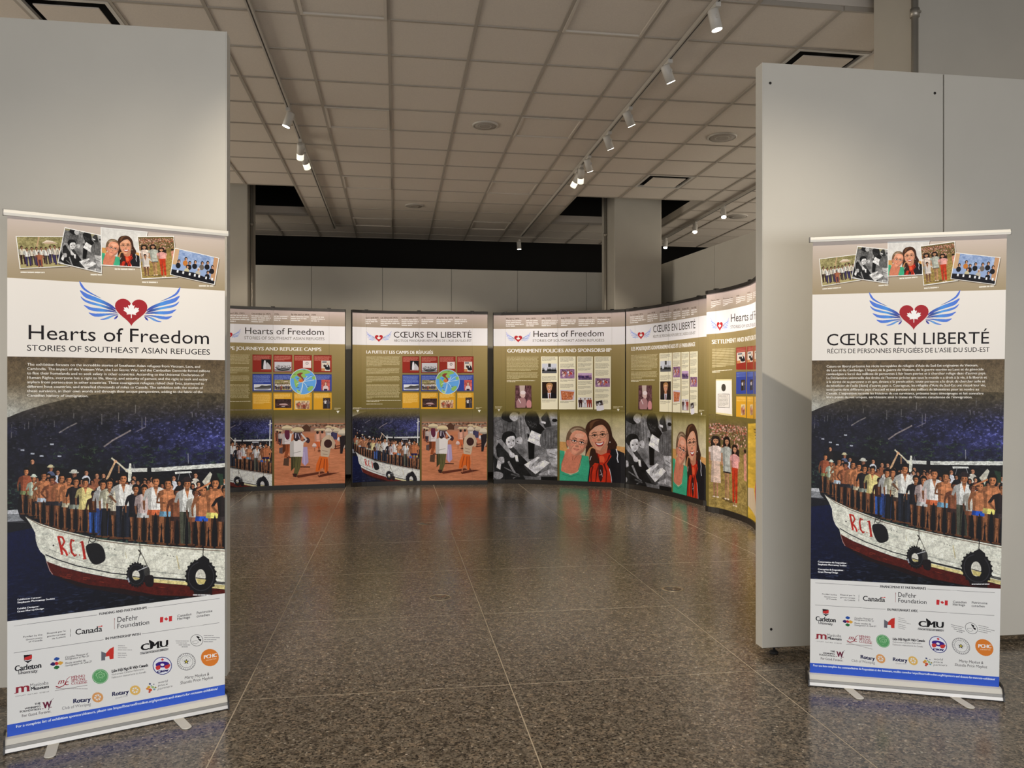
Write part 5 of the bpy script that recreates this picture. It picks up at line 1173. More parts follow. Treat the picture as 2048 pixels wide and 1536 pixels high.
def policy_panel(key, english):
    cv = disp_canvas(key); bands(cv); own = cv.warp; wc = disp_canvas('c').warp; T = cv.text
    if key == 'd':
        xa = own(np.array([[1344.5, 800.], [1395.5, 800.]])); xb = wc(np.array([[1117, 800.], [1222, 800.]]))
        k = (xa[1,0]-xa[0,0])/(xb[1,0]-xb[0,0]); xl = own(np.array([[1262.3, 800.]]))[0,0]; xbl = wc(np.array([[1014, 800.]]))[0,0]
        # piecewise: left text block and right columns are anchored separately
        k2 = (xa[0,0]-xl)/(xb[0,0]-xbl)
        def wd(p, k=k, k2=k2, m=xb[0,0], n=xa[0,0]):
            q = wc(p); return np.c_[np.where(q[:,0] > m, n + (q[:,0]-m)*k, n + (q[:,0]-m)*k2), q[:,1]]
        cv.warp = wd
    F5 = (980, 600, 7.314); F6 = (980, 790, 7.314)
    cols = [(232,262,4),(530,190,4),(755,245,4),(1038,225,4),(1295,240,4),(1572,190,3)]
    heads = ['March 6, 1976','June 1979','July 1979','July 1979','December 1979','February 1980'] if english else ['Le 6 mars 1976','Juin 1979','Juillet 1979','Juillet 1979','Décembre 1979','Avril 1980']
    timeline(cv, F5, cols, heads, 262, 400, 0 if key == 'd' else -.012)
    cv.fr(*F5)
    if english:
        T('Hearts of Freedom', 625, 540, 1672, 530, 86, (46,42,42)); T('STORIES OF SOUTHEAST ASIAN REFUGEES', 622, 612, 1672, 606, 36, (112,106,100)); T('GOVERNMENT POLICIES AND SPONSORSHIP', 247, 768, 1772, 758, 52, (252,244,224), .12)
    else:
        T('CŒURS EN LIBERTÉ', 625, 540, 1700, 535, 90, (40,36,36)); T('RÉCITS DE PERSONNES RÉFUGIÉES DE L’ASIE DU SUD-EST', 628, 612, 1700, 608, 34, (112,106,100)); T('LES POLITIQUES GOUVERNEMENTALES ET LE PARRAINAGE', 247, 768, 1690, 760, 50, (252,244,224), .12)
    logo(cv, 413, 562, 58, True, 54)
    cv.fr(*F5)
    cv.para(247, 712, 828, 1040, 12, (226,210,160), .8, .45, .05, .9); cv.para(247, 712, 1058, 1160, 6, (226,210,160), .8, .45, .05, .5); cv.para(247, 660, 1172, 1206, 2, (250,240,206), .95, .45, .0, .4)
    cv.poly([(370,1250),(605,1250),(618,1590),(365,1592)], (60,44,24), .6); cv.paste(photo_group('elder', 260), [(372,1250),(604,1250),(606,1576),(364,1576)])
    CR = (246, 236, 196)
    for x0, x1 in ((746,993),(1008,1252),(1273,1506),(1525,1768)): cv.rect(x0+4, 828, x1+6, 1608, (70,60,30), .4); cv.rect(x0, 825, x1, 1600, CR)
    GR = (150,142,116)
    def tx(x0, x1, y0, y1): cv.para(x0, x1, y0, y1, max(1, int((y1-y0)/12)), GR, .75, .45, .12, .6)
    for y0, y1 in ((838,895),(1115,1185),(1455,1500)): tx(762, 975, y0, y1)
    for y0, y1 in ((838,905),(930,1000),(1165,1200),(1225,1290),(1475,1510)): tx(1026, 1236, y0, y1)
    for y0, y1 in ((838,910),(925,980),(990,1035),(1190,1240),(1260,1300),(1320,1390)): tx(1288, 1490, y0, y1)
    for y0, y1 in ((838,905),(925,1005),(1030,1110),(1310,1350),(1375,1440),(1460,1530)): tx(1540, 1745, y0, y1)
    for k_, b in (('meeting',(762,930,975,1070)),('red',(1026,1010,1236,1148)),('purple',(1288,1068,1490,1168)),('redb',(1540,1145,1752,1270)),('ledger',(1026,1315,1236,1468)),('clothes',(1288,1425,1490,1572))):
        a, c_, d, e = b; cv.paste(photo_group('red' if k_ == 'redb' else k_, 220), [(a,c_),(d,c_),(d,e),(a,e)])
    cv.paste(MAN, [(762,1200),(975,1200),(975,1440),(762,1440)])
    cv.poly([(1545,1480),(1645,1466),(1670,1606),(1562,1632)], (236,230,224)); cv.paste(photo_group('two', 120)[:80], [(1548,1482),(1640,1468),(1654,1536),(1556,1550)]); cv.ell(1600, 1505, 24, 28, (30,26,26)); cv.ell(1602, 1514, 15, 18, (206,200,196))
    cv.fr(*F6)
    cv.paste(KIDS, [(45,225),(985,225),(985,1255),(45,1252)]); cv.paste(WOMEN, [(1018,230),(1985,230),(1985,1300),(1018,1270)])
    cv.rect(985, 215, 1018, 1300, (104, 92, 44))
    if own is not None:
        x1 = int(cv.w([(1760, 500)])[0][0])
    y0 = int(cv.w([(500, 225)])[0][1]); y1 = int(cv.w([(500, 330)])[0][1]); t = np.linspace(1, 0, max(2, y1-y0))[:, None, None]; g = np.array((116,102,48.))/255
    cv.a[y0:y1] = cv.a[y0:y1]*(1-t) + g*t
    for x, w in ((130, 110),(1875, 140)): cv.para(x-w/2, x+w/2, 165, 200, 2, (226,214,170), .8, .5, .1, .8); cv.poly([(x-20,205),(x+20,205),(x,240)], (250,244,220))
    cv.fr(0, 0, 1); seams(cv, (.49,)); return cv.a

def settlement_panel():
    cv = disp_canvas('e'); bands(cv); T = cv.text
    a, b = int(.085*cv.H), int(.190*cv.H)
    cv.fr(1240, 540, 5.297)
    for x, w, y, n, hd in ((962,105,320,4,'March 1980'),(1090,105,300,4,'December 1980'),(1228,100,275,4,'1985'),(1345,55,240,5,'1986'),(1410,30,215,4,'')):
        if hd: T(hd, x, y+8, x+min(w, 9*len(hd)), y+2, 12, (96,78,62), .1)
        for k in range(n): cv.line([(x, y+22+k*19), (x+w*(1 if k < n-1 else .5), y+22+k*19-w*.2)], 7, (250,240,222), .9)
    T('Hearts of Freedom', 1170, 552, 1475, 498, 82, (46,42,42)); T('STORIES OF SOUTHEAST ASIAN REFUGEES', 1170, 620, 1475, 574, 30, (112,106,100)); T('SETTLEMENT AND INTEGRATION IN CANADA', 970, 785, 1478, 700, 44, (252,244,224), .12)
    logo(cv, 1057, 590, 32, True, 52)
    for y0, n in ((840, 12),): 
        for k in range(n): cv.line([(975, y0+k*17), (975+240*(1 if k < n-1 else .6), y0+k*17-8)], 7, (226,210,160), .8)
    cv.line([(975,1072),(1188,1055)], 6, (250,240,206)); cv.line([(975,1085),(1060,1080)], 6, (250,240,206))
    cv.poly([(1014,1158),(1184,1156),(1190,1560),(1014,1522)], (232,214,150)); cv.poly([(1016,1170),(1182,1168),(1186,1530),(1016,1508)], (246,238,220)); cv.ell(1098, 1246, 23, 40, (70,66,56)); cv.poly([(1038,1312),(1160,1312),(1160,1462),(1038,1455)], (96,92,84)); cv.poly([(1042,1317),(1156,1317),(1156,1457),(1042,1450)], (240,230,208)); cv.para(1050, 1150, 1325, 1445, 9, (150,144,130), .7, .4, .1, .8)
    for (xa, xb) in ((1231,1336),(1345,1414),(1422,1466),(1469,1478)):
        sl = lambda x: -(x-1231)*.11
        for j, (ya, yb, c, tc) in enumerate(((822,1055,(156,46,32),(206,130,110)),(1080,1312,(52,70,150),(130,146,196)),(1338,1555,(226,164,40),(250,206,110)))):
            o = sl(xa)*(.9 if j == 0 else .3 if j == 1 else -.1); o2 = sl(xb)*(.9 if j == 0 else .3 if j == 1 else -.1)
            cv.poly([(xa,ya+o),(xb,ya+o2),(xb,yb+ (12 if j==2 else 0)*(xb-1231)/100),(xa,yb+(12 if j==2 else 0)*(xa-1231)/100)], c)
            for k in range(4): cv.line([(xa+5, ya+o+12+k*12), (xb-6, ya+o2+12+k*12)], 5, tc, .9)
            w = xb-xa
            if w > 20: cv.paste(photo_group({0:'desk',1:'two',2:'crowd'}[j], 120), [(xa+w*.08+(w*.4 if j else 0), ya+55+o+(30 if j else 0)),(xb-w*.1, ya+55+o2+(30 if j else 0)),(xb-w*.1, ya+165+o2+(30 if j else 0)),(xa+w*.08+(w*.4 if j else 0), ya+170+o+(30 if j else 0))])
    cv.fr(1240, 800, 5.297)
    cv.paste(photo_sisters_img, [(940,150),(1345,190),(1345,1255),(940,1150)]); cv.paste(photo_dragon(), [(1355,250),(1480,240),(1480,1400),(1355,1265)])
    y0 = int(cv.w([(950, 165)])[0][1]); y1 = int(cv.w([(950, 260)])[0][1]); t = np.linspace(1, 0, max(2, y1-y0))[:, None, None]; g = np.array((116,102,48.))/255
    xr = int(cv.w([(1345, 500)])[0][0]); cv.a[y0:y1, :xr] = cv.a[y0:y1, :xr]*(1-t) + g*t
    return cv.a

_base = banner_base()
MAN = photo_man()
BOATIMG = _base.a[int(.335*BH):int(.775*BH), int(.03*BW):int(.995*BW)] ** .80

def display_wall(key, art, label, cuts):
    c = CUR[key]; mid = c.at(c.S/2)
    root = empty('display_wall', (mid[0], mid[1], 0), label, 'display panel', 'curved pop-up display walls')
    mp = print_material('display_print', art * np.array((.97, 1.01, 1.12), np.float32), .42)
    T_ = .028
    def pt(d, off): q = c.at(d) - c.nrm(d)*off - mid; return (q[0], q[1])
    us = [0] + list(cuts) + [1]
    for i in range(len(us)-1):
        a, b = us[i]*c.S + (.0007 if i else 0), us[i+1]*c.S - (.0007 if i < len(us)-2 else 0)
        n = max(3, int((b-a)/.06)); v, f, fm, uv = [], [], [], []
        for k in range(n+1):
            d = a + (b-a)*k/n
            for off in (0, T_):
                x, y = pt(d, off)
                for z in (PBOT, PTOP): v.append((x, y, z))
        for k in range(n):
            o = k*4; u0, u1 = (a+(b-a)*k/n)/c.S, (a+(b-a)*(k+1)/n)/c.S
            f.append((o, o+4, o+5, o+1)); fm.append(0); uv += [(u0,0),(u1,0),(u1,1),(u0,1)]
            f.append((o+2, o+3, o+7, o+6)); fm.append(1); uv += [(0,0)]*4
            f.append((o+1, o+5, o+7, o+3)); fm.append(1); uv += [(0,0)]*4
            f.append((o, o+2, o+6, o+4)); fm.append(1); uv += [(0,0)]*4
        for o in (0, n*4):
            f.append((o, o+1, o+3, o+2) if o == 0 else (o, o+2, o+3, o+1)); fm.append(1); uv += [(0,0)]*4
        p = mesh('graphic_panel', v, f, None, root, mats=[mp, M_BLACK], fm=fm, uv=uv)
        mb = MB()
        for z0, z1, of, nm in ((PTOP, PH, .012, 'top_rail'), (0.0, PBOT, .014, 'base_rail')):
            v2, f2 = [], []
            for k in range(n+1):
                d = a + (b-a)*k/n
                for off in (-of, T_+.012):
                    x, y = pt(d, off)
                    for z in (z0, z1): v2.append((x, y, z))
            for k in range(n):
                o = k*4; f2 += [(o, o+4, o+5, o+1), (o+2, o+3, o+7, o+6), (o+1, o+5, o+7, o+3), (o, o+2, o+6, o+4)]
            f2 += [(0,1,3,2), (n*4, n*4+2, n*4+3, n*4+1)]
            mesh(nm, v2, f2, M_BLACK, root)
        # joint clip on top of each seam
    for u in us[1:-1]:
        x, y = pt(u*c.S, .005); MB().box(x-.025, x+.025, y-.02, y+.02, PH-.002, PH+.010).build('joint_clip', M_BLACK, root)
    # rounded dark end returns and two rear struts
    for d, sg in ((0, -1), (c.S, 1)):
        n0 = c.nrm(d); t0 = np.array((-n0[1], n0[0])); q = c.at(d) - mid; pts = []
        for k in range(7):
            an = k*math.pi/12; pts.append(q + t0*sg*.0 + t0*sg*(.007*math.sin(an)) - n0*(.032*(1-math.cos(an))))
        inner = [p_ - n0*.004 - t0*sg*.005 for p_ in pts]
        v = [(p_[0], p_[1], z) for z in (.001, PH-.001) for p_ in pts + inner[::-1]]
        m = len(pts)*2; f = [(i, (i+1) % m, m+(i+1) % m, m+i) for i in range(m)] + [tuple(range(m-1,-1,-1)), tuple(range(m, 2*m))]
        mesh('end_return', v, f, M_BLACK, root)
    for u in (.25, .75):
        x, y = pt(u*c.S, .12); mb = MB(); mb.tube((x, y, .0), (x, y, PH-.1), .012)
        x2, y2 = pt(u*c.S, .03)
        for z in (.3, 1.2, 2.1): mb.tube((x, y, z), (x2, y2, z), .008, 8)
        mb.build('rear_strut', M_ALU, root)
    return root

def rollup_banner(q, art, label, lean=0.0, zb=.05, zt=2.063):
    """q: (Xc,Z) of the sheet's left and right edge; art: painted sheet"""
    P0, P1 = np.array(cw(*q[0])), np.array(cw(*q[1])); mid = (P0+P1)/2; d = P1-P0; w = math.hypot(*d); rz = math.atan2(d[1], d[0])
    root = empty('roll_up_banner', (mid[0], mid[1], 0), label, 'banner', None, rz)
    hw = w/2
    mp = print_material('banner_print', art * np.array((.98, 1.0, 1.03), np.float32), .45)
    ly = lambda z: -lean*(z-zb)/(zt-zb)
    v, f, fm, uv = [], [], [], []
    n = 12
    for k in range(n+1):
        z = zb + (zt-zb)*k/n
        for x in (-hw, hw):
            for off in (0, .0012): v.append((x, ly(z)+off, z))
    for k in range(n):
        o = k*4
        f.append((o, o+2, o+6, o+4)); fm.append(0); uv += [(0,k/n),(1,k/n),(1,(k+1)/n),(0,(k+1)/n)]
        f.append((o+1, o+5, o+7, o+3)); fm.append(1); uv += [(0,0)]*4
        f.append((o, o+4, o+5, o+1)); fm.append(1); uv += [(0,0)]*4
        f.append((o+2, o+3, o+7, o+6)); fm.append(1); uv += [(0,0)]*4
    mesh('printed_sheet', v, f, None, root, mats=[mp, M_ALUW], fm=fm, uv=uv)
    MB().prism([(ly(zt)-.010, zt-.004), (ly(zt)-.012, zt+.006), (ly(zt)-.008, zt+.018), (ly(zt)+.006, zt+.020), (ly(zt)+.010, zt+.010), (ly(zt)+.008, zt-.004)], -hw-.012, hw+.012).build('top_rail', M_ALUW, root)
    for sg in (-1, 1):
        x = sg*(hw+.0135); MB().box(x-.002, x+.002, ly(zt)-.011, ly(zt)+.009, zt-.004, zt+.019).build('rail_end_cap', M_ALUD, root)
    # cassette: pale upper face, grey groove, satin foot
    ex = .006
    MB().prism([(-.026,.031),(-.016,.050),(-.004,.054),(.050,.054),(.062,.045),(.062,.031)], -hw-ex, hw+ex).build('base_cover', M_ALUW, root)
    MB().prism([(-.028,.019),(-.027,.0305),(.062,.0305),(.062,.019)], -hw-ex, hw+ex).build('base_groove_strip', M_ALUD, root)
    MB().prism([(-.034,.005),(-.030,.0185),(.062,.0185),(.062,.005)], -hw-ex, hw+ex).build('base_cassette', M_ALU, root)
    for sg in (-1, 1):
        x = sg*(hw+ex+.003); c = MB(); pts = [(-.038,.001),(-.034,.03),(-.024,.052),(-.010,.066),(.02,.07),(.055,.064),(.07,.045),(.07,.001)]
        c.prism(pts, x-.003, x+.003).build('base_end_cap', M_BLACK, root)
    MB().box(-hw-ex+.004, hw+ex-.004, -.032, .06, .0005, .0048).build('base_underside', M_BLACK, root)
    for x, a in ((-.24*w/.79, -.12 if not lean else .25), (.20*w/.79, .16 if not lean else .28)):
        fo = MB(); pts = [(-.020,.10),(.020,.10)] + [(.020*math.cos(-t), -.135+.020*math.sin(-t)*1.0) for t in [k*math.pi/10 for k in range(11)]]
        R = Matrix.Rotation(a, 3, 'Z'); pts = [tuple((R @ Vector((p[0], p[1], 0)))[:2]) for p in pts]
        fo.poly([(x+p[0], p[1]+.0) for p in pts][::-1], .0004, .0050)
        o = fo.build('swivel_foot', M_ALUW, root, (0, 0, 0)); bevel(o, .0015, 1)
    MB().tube((0, .035, .08), (0, .02-lean, zt+.01), .009).build('support_pole', M_ALU, root)
    return root
# ---------------------------------------------------------------- the room
DX, DY, GX, GY = .598, .578, -.049, 5.397          # ceiling grid pitch and origin
T_END = 13.33
def gx(c): return GX + c*DX
def gy(r): return GY + r*DY
# floor: divider strips below, terrazzo bays 2 mm proud of them
FX, FY, FPX_, FPY_ = -.69, 3.63, 1.22, 1.16
MT = terrazzo()
fl = MB().box(-9, 12, -6, 17, -.15, -.0004).build('floor', M_STRIP); fl['kind'] = 'structure'
near = []
rest = MB()
for i in range(-7, 11):
    for j in range(-9, 12):
        x0, y0 = FX + i*FPX_, FY + j*FPY_
        b = (x0+.0025, x0+FPX_-.0025, y0+.0025, y0+FPY_-.0025)
        Z = (x0+.6)*ST + (y0+.6)*CT; Xc = (x0+.6)*CT - (y0+.6)*ST
        if 1.2 < Z < 13.5 and abs(Xc) < .75*Z + 1.2 and y0 < 12.5: near.append(b)
        else: rest.box(b[0], b[1], b[2], b[3], -.0003, 0)
for b in near:
    o = MB().box(b[0]-b[0], b[1]-b[0], 0, b[3]-b[2], -.0003, 0).build('terrazzo_bay', MT, fl, (b[0], b[2], 0))
o = rest.build('terrazzo_bay', MT, fl); o['kind'] = 'stuff'

# ceiling
cl = bpy.data.objects.new('ceiling', None); 
openings = [(-3.6, gx(-2), gy(8), gy(11)-.05), (gx(4), gx(7), gy(8), gy(11)-.05), (gx(4), gx(7), gy(-4), gy(-1)), (-3.6, gx(-2), gy(-4), gy(-1))]
# fascia-edged openings follow whole grid cells
OC = [(-6, -3, 8, 10), (4, 6, 8, 10), (4, 6, -4, -2), (-6, -3, -4, -2)]     # col0..col1, row0..row1 inclusive
R0, R1, C0, C1 = -7, 13, -13, 14
def opened(c, r): return any(a <= c <= b and d <= r <= e for a, b, d, e in OC)
tb = MB(); tw = .012
for c in range(C0, C1+1):
    x = gx(c)
    for r in range(R0, R1+1):
        if r == R1 and gy(r) >= T_END: continue
        if opened(c, r) and opened(c-1, r): continue
        tb.box(x-tw, x+tw, gy(r), min(gy(r+1), T_END), CEIL-.002, CEIL+.03)
for r in range(R0, R1+2):
    y = min(gy(r), T_END)
    for c in range(C0, C1):
        if opened(c, r) and opened(c, r-1): continue
        tb.box(gx(c)+tw, gx(c+1)-tw, y-tw*.8, y+tw*.8, CEIL-.001, CEIL+.03)
slab = MB().box(gx(C0), gx(C1), gy(R0)-.2, 17, 4.9, 5.0).build('ceiling', M_DARK); slab['kind'] = 'structure'
tb.build('ceiling_grid', M_TEE, slab)
PANELS = {(-1,-1),(-1,3),(-1,7),(-1,11),(2,-1),(2,3),(2,7),(2,11)}
DIFF = [(5,0),(5,6),(-4,0)]
cells = []
for c in range(C0, C1):
    for r in range(R0, R1+1):
        if opened(c, r) or (c, r) in PANELS or (c, r) in DIFF: continue
        y1 = min(gy(r+1), T_END)
        if y1 - gy(r) < .1: continue
        cx, cy = gx(c)+.3, gy(r)+.3
        Z = cx*ST + cy*CT; Xc = cx*CT - cy*ST
        vis = Z > 3.9 and abs(Xc)/Z < .72
        d = Z if vis else 99
        cells.append((d, c, r, y1))
cells.sort()
full = {}
late = MB()
for k, (d, c, r, y1) in enumerate(cells):
    x0, y0 = gx(c)+tw, gy(r)+tw*.8; w, l = DX-2*tw, y1-gy(r)-1.6*tw
    if d < 99 and k < 292:
        key = round(l, 3)
        if key not in full:
            o = MB().box(0, w, 0, l, CEIL+.006, CEIL+.022).build('ceiling_tile', M_TILE, slab); full[key] = o.data
        else:
            o = bpy.data.objects.new('ceiling_tile', full[key]); C.objects.link(o); o.parent = slab
        o.location = (x0, y0, 0)
    else: late.box(x0, x0+w, y0, y0+l, CEIL+.006, CEIL+.022)
o = late.build('ceiling_tile', M_TILE, slab); o['kind'] = 'stuff'
# fascias round the openings
for a, b, d, e in OC:
    x0, x1, y0, y1 = gx(a), gx(b+1), gy(d), gy(e+1)
    m = MB(); t = .012
    m.box(x0-t, x1+t, y1-t, y1+t, CEIL+.031, CEIL+.13); m.box(x0-t, x1+t, y0-t, y0+t, CEIL+.031, CEIL+.13)
    m.box(x0-t, x0+t, y0+t, y1-t, CEIL+.031, CEIL+.13); m.box(x1-t, x1+t, y0+t, y1-t, CEIL+.031, CEIL+.13)
    m.build('opening_fascia', M_FASC, slab)
# framed flush panels
def framed(c, r):
    w, l = DX-2*tw, DY-1.6*tw
    root = empty('flush_ceiling_panel', (gx(c)+DX/2, gy(r)+DY/2, CEIL), None, 'ceiling panel', 'framed flush panels in the ceiling grid')
    m = MB(); t = .020
    for bx in ((-w/2, w/2, -l/2, -l/2+t), (-w/2, w/2, l/2-t, l/2), (-w/2, -w/2+t, -l/2+t, l/2-t), (w/2-t, w/2, -l/2+t, l/2-t)): m.box(*bx, -.009, .02)
    m.build('frame', M_FRAME, root); MB().box(-w/2+t, w/2-t, -l/2+t, l/2-t, .004, .02).build('panel', M_TILE, root)
    return root
lab = {(-1,-1):'framed square panel set flush in the ceiling, cut by the top edge left of centre',(-1,3):'framed square ceiling panel right of the single lit spotlight on the left track',(-1,7):'framed square ceiling panel right of the pair of spotlights on the left track',(-1,11):'framed square ceiling panel by the far end of the left light track',
       (2,-1):'framed square ceiling panel at the top edge left of the nearest spotlight on the middle track',(2,3):'framed square ceiling panel left of the third spotlight along the middle track',(2,7):'framed square ceiling panel left of the cluster of spotlights on the middle track',(2,11):'framed square ceiling panel near the far end of the middle light track'}
for k in sorted(PANELS): framed(*k)['label'] = lab[k]
# plaque air diffusers
def diffuser(c, r, label):
    root = empty('air_diffuser', (gx(c)+DX/2, gy(r)+DY/2, CEIL), label, 'air vent', 'square air diffusers in the ceiling')
    w, l = DX/2-tw, DY/2-.8*tw
    m = MB(); t = .028
    for bx in ((-w, w, -l, -l+t), (-w, w, l-t, l), (-w, -w+t, -l+t, l-t), (w-t, w, -l+t, l-t)): m.box(*bx, -.004, .02)
    m.build('frame', M_LAMP, root)
    m = MB(); m.box(-w, w, -l, l, .085, .09)
    for bx in ((-w, w, -l, -l+.004), (-w, w, l-.004, l), (-w, -w+.004, -l, l), (w-.004, w, -l, l)): m.box(*bx, .021, .084)
    m.build('dark_neck', M_DARK, root)
    MB().box(-w+.085, w-.085, -l+.085, l-.085, -.012, -.004).build('face_plate', M_TILE, root)
    return root
diffuser(5, 0, 'square air diffuser with dark slot, just above the right freestanding partition')
diffuser(5, 6, 'square air diffuser with dark slot above the far right column')
diffuser(-4, 0, 'square air diffuser with dark slot above the top of the left partition')
# ceiling loudspeakers
def speaker(x, y, r, label):
    root = empty('ceiling_speaker', (x, y, CEIL), label, 'loudspeaker', 'round ceiling loudspeakers')
    MB().lathe([(r, .008), (r, -.004), (r-.012, -.009), (r-.016, -.006)], 36, cap=False).build('rim', M_TRACK, root)
    MB().lathe([(.001, -.0075), (r*.5, -.0075), (r-.016, -.0055), (r-.016, .004)], 36, cap=False).build('grille', M_SPK, root)
    MB().lathe([(r*.42, -.0079), (r*.46, -.0105), (r*.50, -.0079)], 30, cap=False).build('inner_ring', M_TRACK, root)
speaker(.846, 7.44, .125, 'round ceiling loudspeaker left of the middle light track, nearest of four')
speaker(3.24, 7.44, .145, 'round ceiling loudspeaker beside the top left edge of the right partition')
speaker(.25, 10.88, .125, 'small far round ceiling loudspeaker above the second display wall')
speaker(4.97, 10.86, .145, 'round ceiling loudspeaker beside the right-hand light track')

# walls, column and dark hall beyond
def struct(o): o['kind'] = 'structure'; return o
wb = struct(MB().box(-7.5, 4.05, 12.26, 12.30, .05, 3.235).build('wall_back', M_BLACK))
xs = [-7.5,-6.4,-5.33,-4.26,-3.19,-2.13,-.09-.0+.0]
edges = []
for px in (765, 903, 1035, 1173):     # visible joints between the wall panels
    t = (px-1024)/FPX; z = 12.2/(CT - t*ST); edges.append(t*z*CT + z*ST)
st = edges[1]-edges[0]; allx = [edges[0]-st*k for k in range(5, 0, -1)] + edges + [edges[-1]+st, 4.03]
for a, b in zip(allx[:-1], allx[1:]):
    if b-a > .05: MB().box(0, b-a-.006, 12.20, 12.255, .06, 3.24).build('wall_panel', M_WALL, wb, (a+.003, 0, 0))
# right-hand wall of movable panels, slightly splayed
A, B = np.array((3.90, 12.10)), np.array((4.62, 4.75)); L = math.hypot(*(B-A)); an = math.atan2(*(B-A)[::-1])
wr = struct(MB().box(0, L, .012, .05, .05, 3.235).build('wall_right', M_BLACK)); wr.location = (A[0], A[1], 0); wr.rotation_euler[2] = an
n = 6
for k in range(n): MB().box(0, L/n-.006, -.045, .011, .06, 3.24).build('wall_panel', M_WALL, wr, (k*L/n+.003, 0, 0))
wl = struct(MB().box(-7.6, -7.5, 4.5, 16, 0, 4.9).build('wall_left', M_WALLD))
struct(MB().box(-9, 12, 16, 16.1, 0, 4.9).build('wall_far', M_DARK))
struct(MB().box(8.3, 8.4, 3.9, 16, 0, 4.9).build('wall_side', M_DARK))

def column(x0, x1, y0, y1, label, cx, side=1):
    root = empty('column', (x0, y0, 0), label, 'column', 'square columns passing through the ceiling openings')
    o = MB().box(0, x1-x0, 0, y1-y0, 0, 4.88).build('shaft', M_WALLD, root); bevel(o, .012, 2)
    MB().box(-.012, x1-x0+.012, -.012, y1-y0+.012, 0.001, .10).build('plinth', M_BLACK, root)
    m = MB(); m.tube((cx[0], cx[1], .12), (cx[0], cx[1], 4.85), .020, 12); m.build('conduit', M_CONDUIT, root)
    for z in (.9, 2.3, 3.62):
        m = MB(); m.lathe([(.027, 0), (.027, .05)], 12, Matrix.Translation((cx[0], cx[1], z))); m.box(min(cx[0], 0 if side < 0 else cx[0])-.002, cx[0]+.022, cx[1]-.03, cx[1]+.03, z+.018, z+.030) 
        m.build('conduit_clamp', M_CONDUIT, root)
column(-2.72, -1.99, 11.0, 11.6, 'grey column with side conduit just right of the left partition', (.755, .16))
column(3.08, 3.78, 10.78, 11.48, 'pale square column with conduit behind the third and fourth display walls', (-.024, .40), -1)
column(3.10, 4.05, 4.30, 4.72, 'grey column with corner conduit rising behind the right partition', (-.018, -.022), -1)

# freestanding partitions
def partition(x0, x1, y, z0, z1, t, label, grp, screws, feet, edge):
    root = empty('partition_panel', ((x0+x1)/2, y, 0), label, 'partition', grp)
    w = (x1-x0)/2
    MB().box(-w+(.004 if edge < 0 else 0), w-(.004 if edge > 0 else 0), 0, t, z0, z1).build('panel_face', M_WALL, root)
    if edge: MB().box(*((-w, -w+.0035) if edge < 0 else (w-.0035, w)), .0005, t+.0, z0-.001, z1+.001).build('edge_trim', M_ALUW, root)
    for x, z in screws: 
        MB().lathe([(.007, 0), (.007, .002), (.004, .0025)], 12, Matrix.Translation((x, -.0002, z)) @ Matrix.Rotation(math.pi/2, 4, 'X')).build('screw_hole', M_BLACK, root)
    for x in feet:
        f = empty_part('levelling_foot', root); 
        MB().lathe([(.022, 0), (.024, .008), (.016, .016), (.007, .018), (.007, z0+.002)], 14, Matrix.Translation((x, t/2, 0))).build('levelling_foot', M_RUBBER, root)
    return root
def empty_part(n, r): return None
def onx(px, y):
    t = (px-1024)/FPX; z = y/(CT - t*ST); return t*z*CT + z*ST
YP = 3.815
xr0 = onx(1526.5, YP-.01); xr1 = onx(1887, YP); xr2 = xr1 + 1.22
partition(xr0, xr1-.004, YP, .045, 3.085, .075, 'tall grey partition panel standing left behind the right banner', 'partition panels beside the right banner', [(-(xr1-xr0)/2+.045, 2.98), ((xr1-xr0)/2-.05, 2.98), (-(xr1-xr0)/2+.05, .14)], [-(xr1-xr0)/2+.085, (xr1-xr0)/2-.08], -1)
partition(xr1+.004, xr2, YP, .045, 3.085, .075, 'tall grey partition panel at the right edge of the picture', 'partition panels beside the right banner', [], [-.5, .5], 0)
xl1 = onx(453.5, YP); xl0 = xl1 - 1.30
partition(xl0, xl1, YP, .045, 3.066, .075, 'tall wide grey partition panel standing behind the left banner', None, [], [-.56, .56], 1)
partition(xl0-1.3, xl0-.008, YP, .045, 3.085, .075, 'grey partition panel cut by the left edge of the picture', None, [], [-.56, .56], 0)

# floor box covers
def onfloor(px, py):
    z = FPX*EYE/(py-HY); return pz(px, z)
for (px, py), r, lb in (((880,1195), .072, 'round brass-rimmed floor outlet cover in the middle of the terrazzo floor'), ((1345,1178), .075, 'pale round floor outlet cover on the right, near the right partition'),
                        ((850,1047), .075, 'small far round floor outlet cover in front of the second display wall'), ((1170,1042), .075, 'faint far round floor outlet cover in front of the third display wall')):
    rw = .014 if px == 1345 else .005
    x, y = onfloor(px, py); root = empty('floor_outlet_cover', (x, y, 0), lb, 'floor outlet', 'round floor outlet covers')
    MB().lathe([(r-rw, 0.0002), (r-rw, .0015), (r, .0015), (r, .0002)], 40, cap=False).build('rim', M_BRASS, root)
    MB().lathe([(.001, .0006), (r-rw-.001, .0006), (r-rw-.001, .0002)], 40, cap=False).build('lid', MT, root)

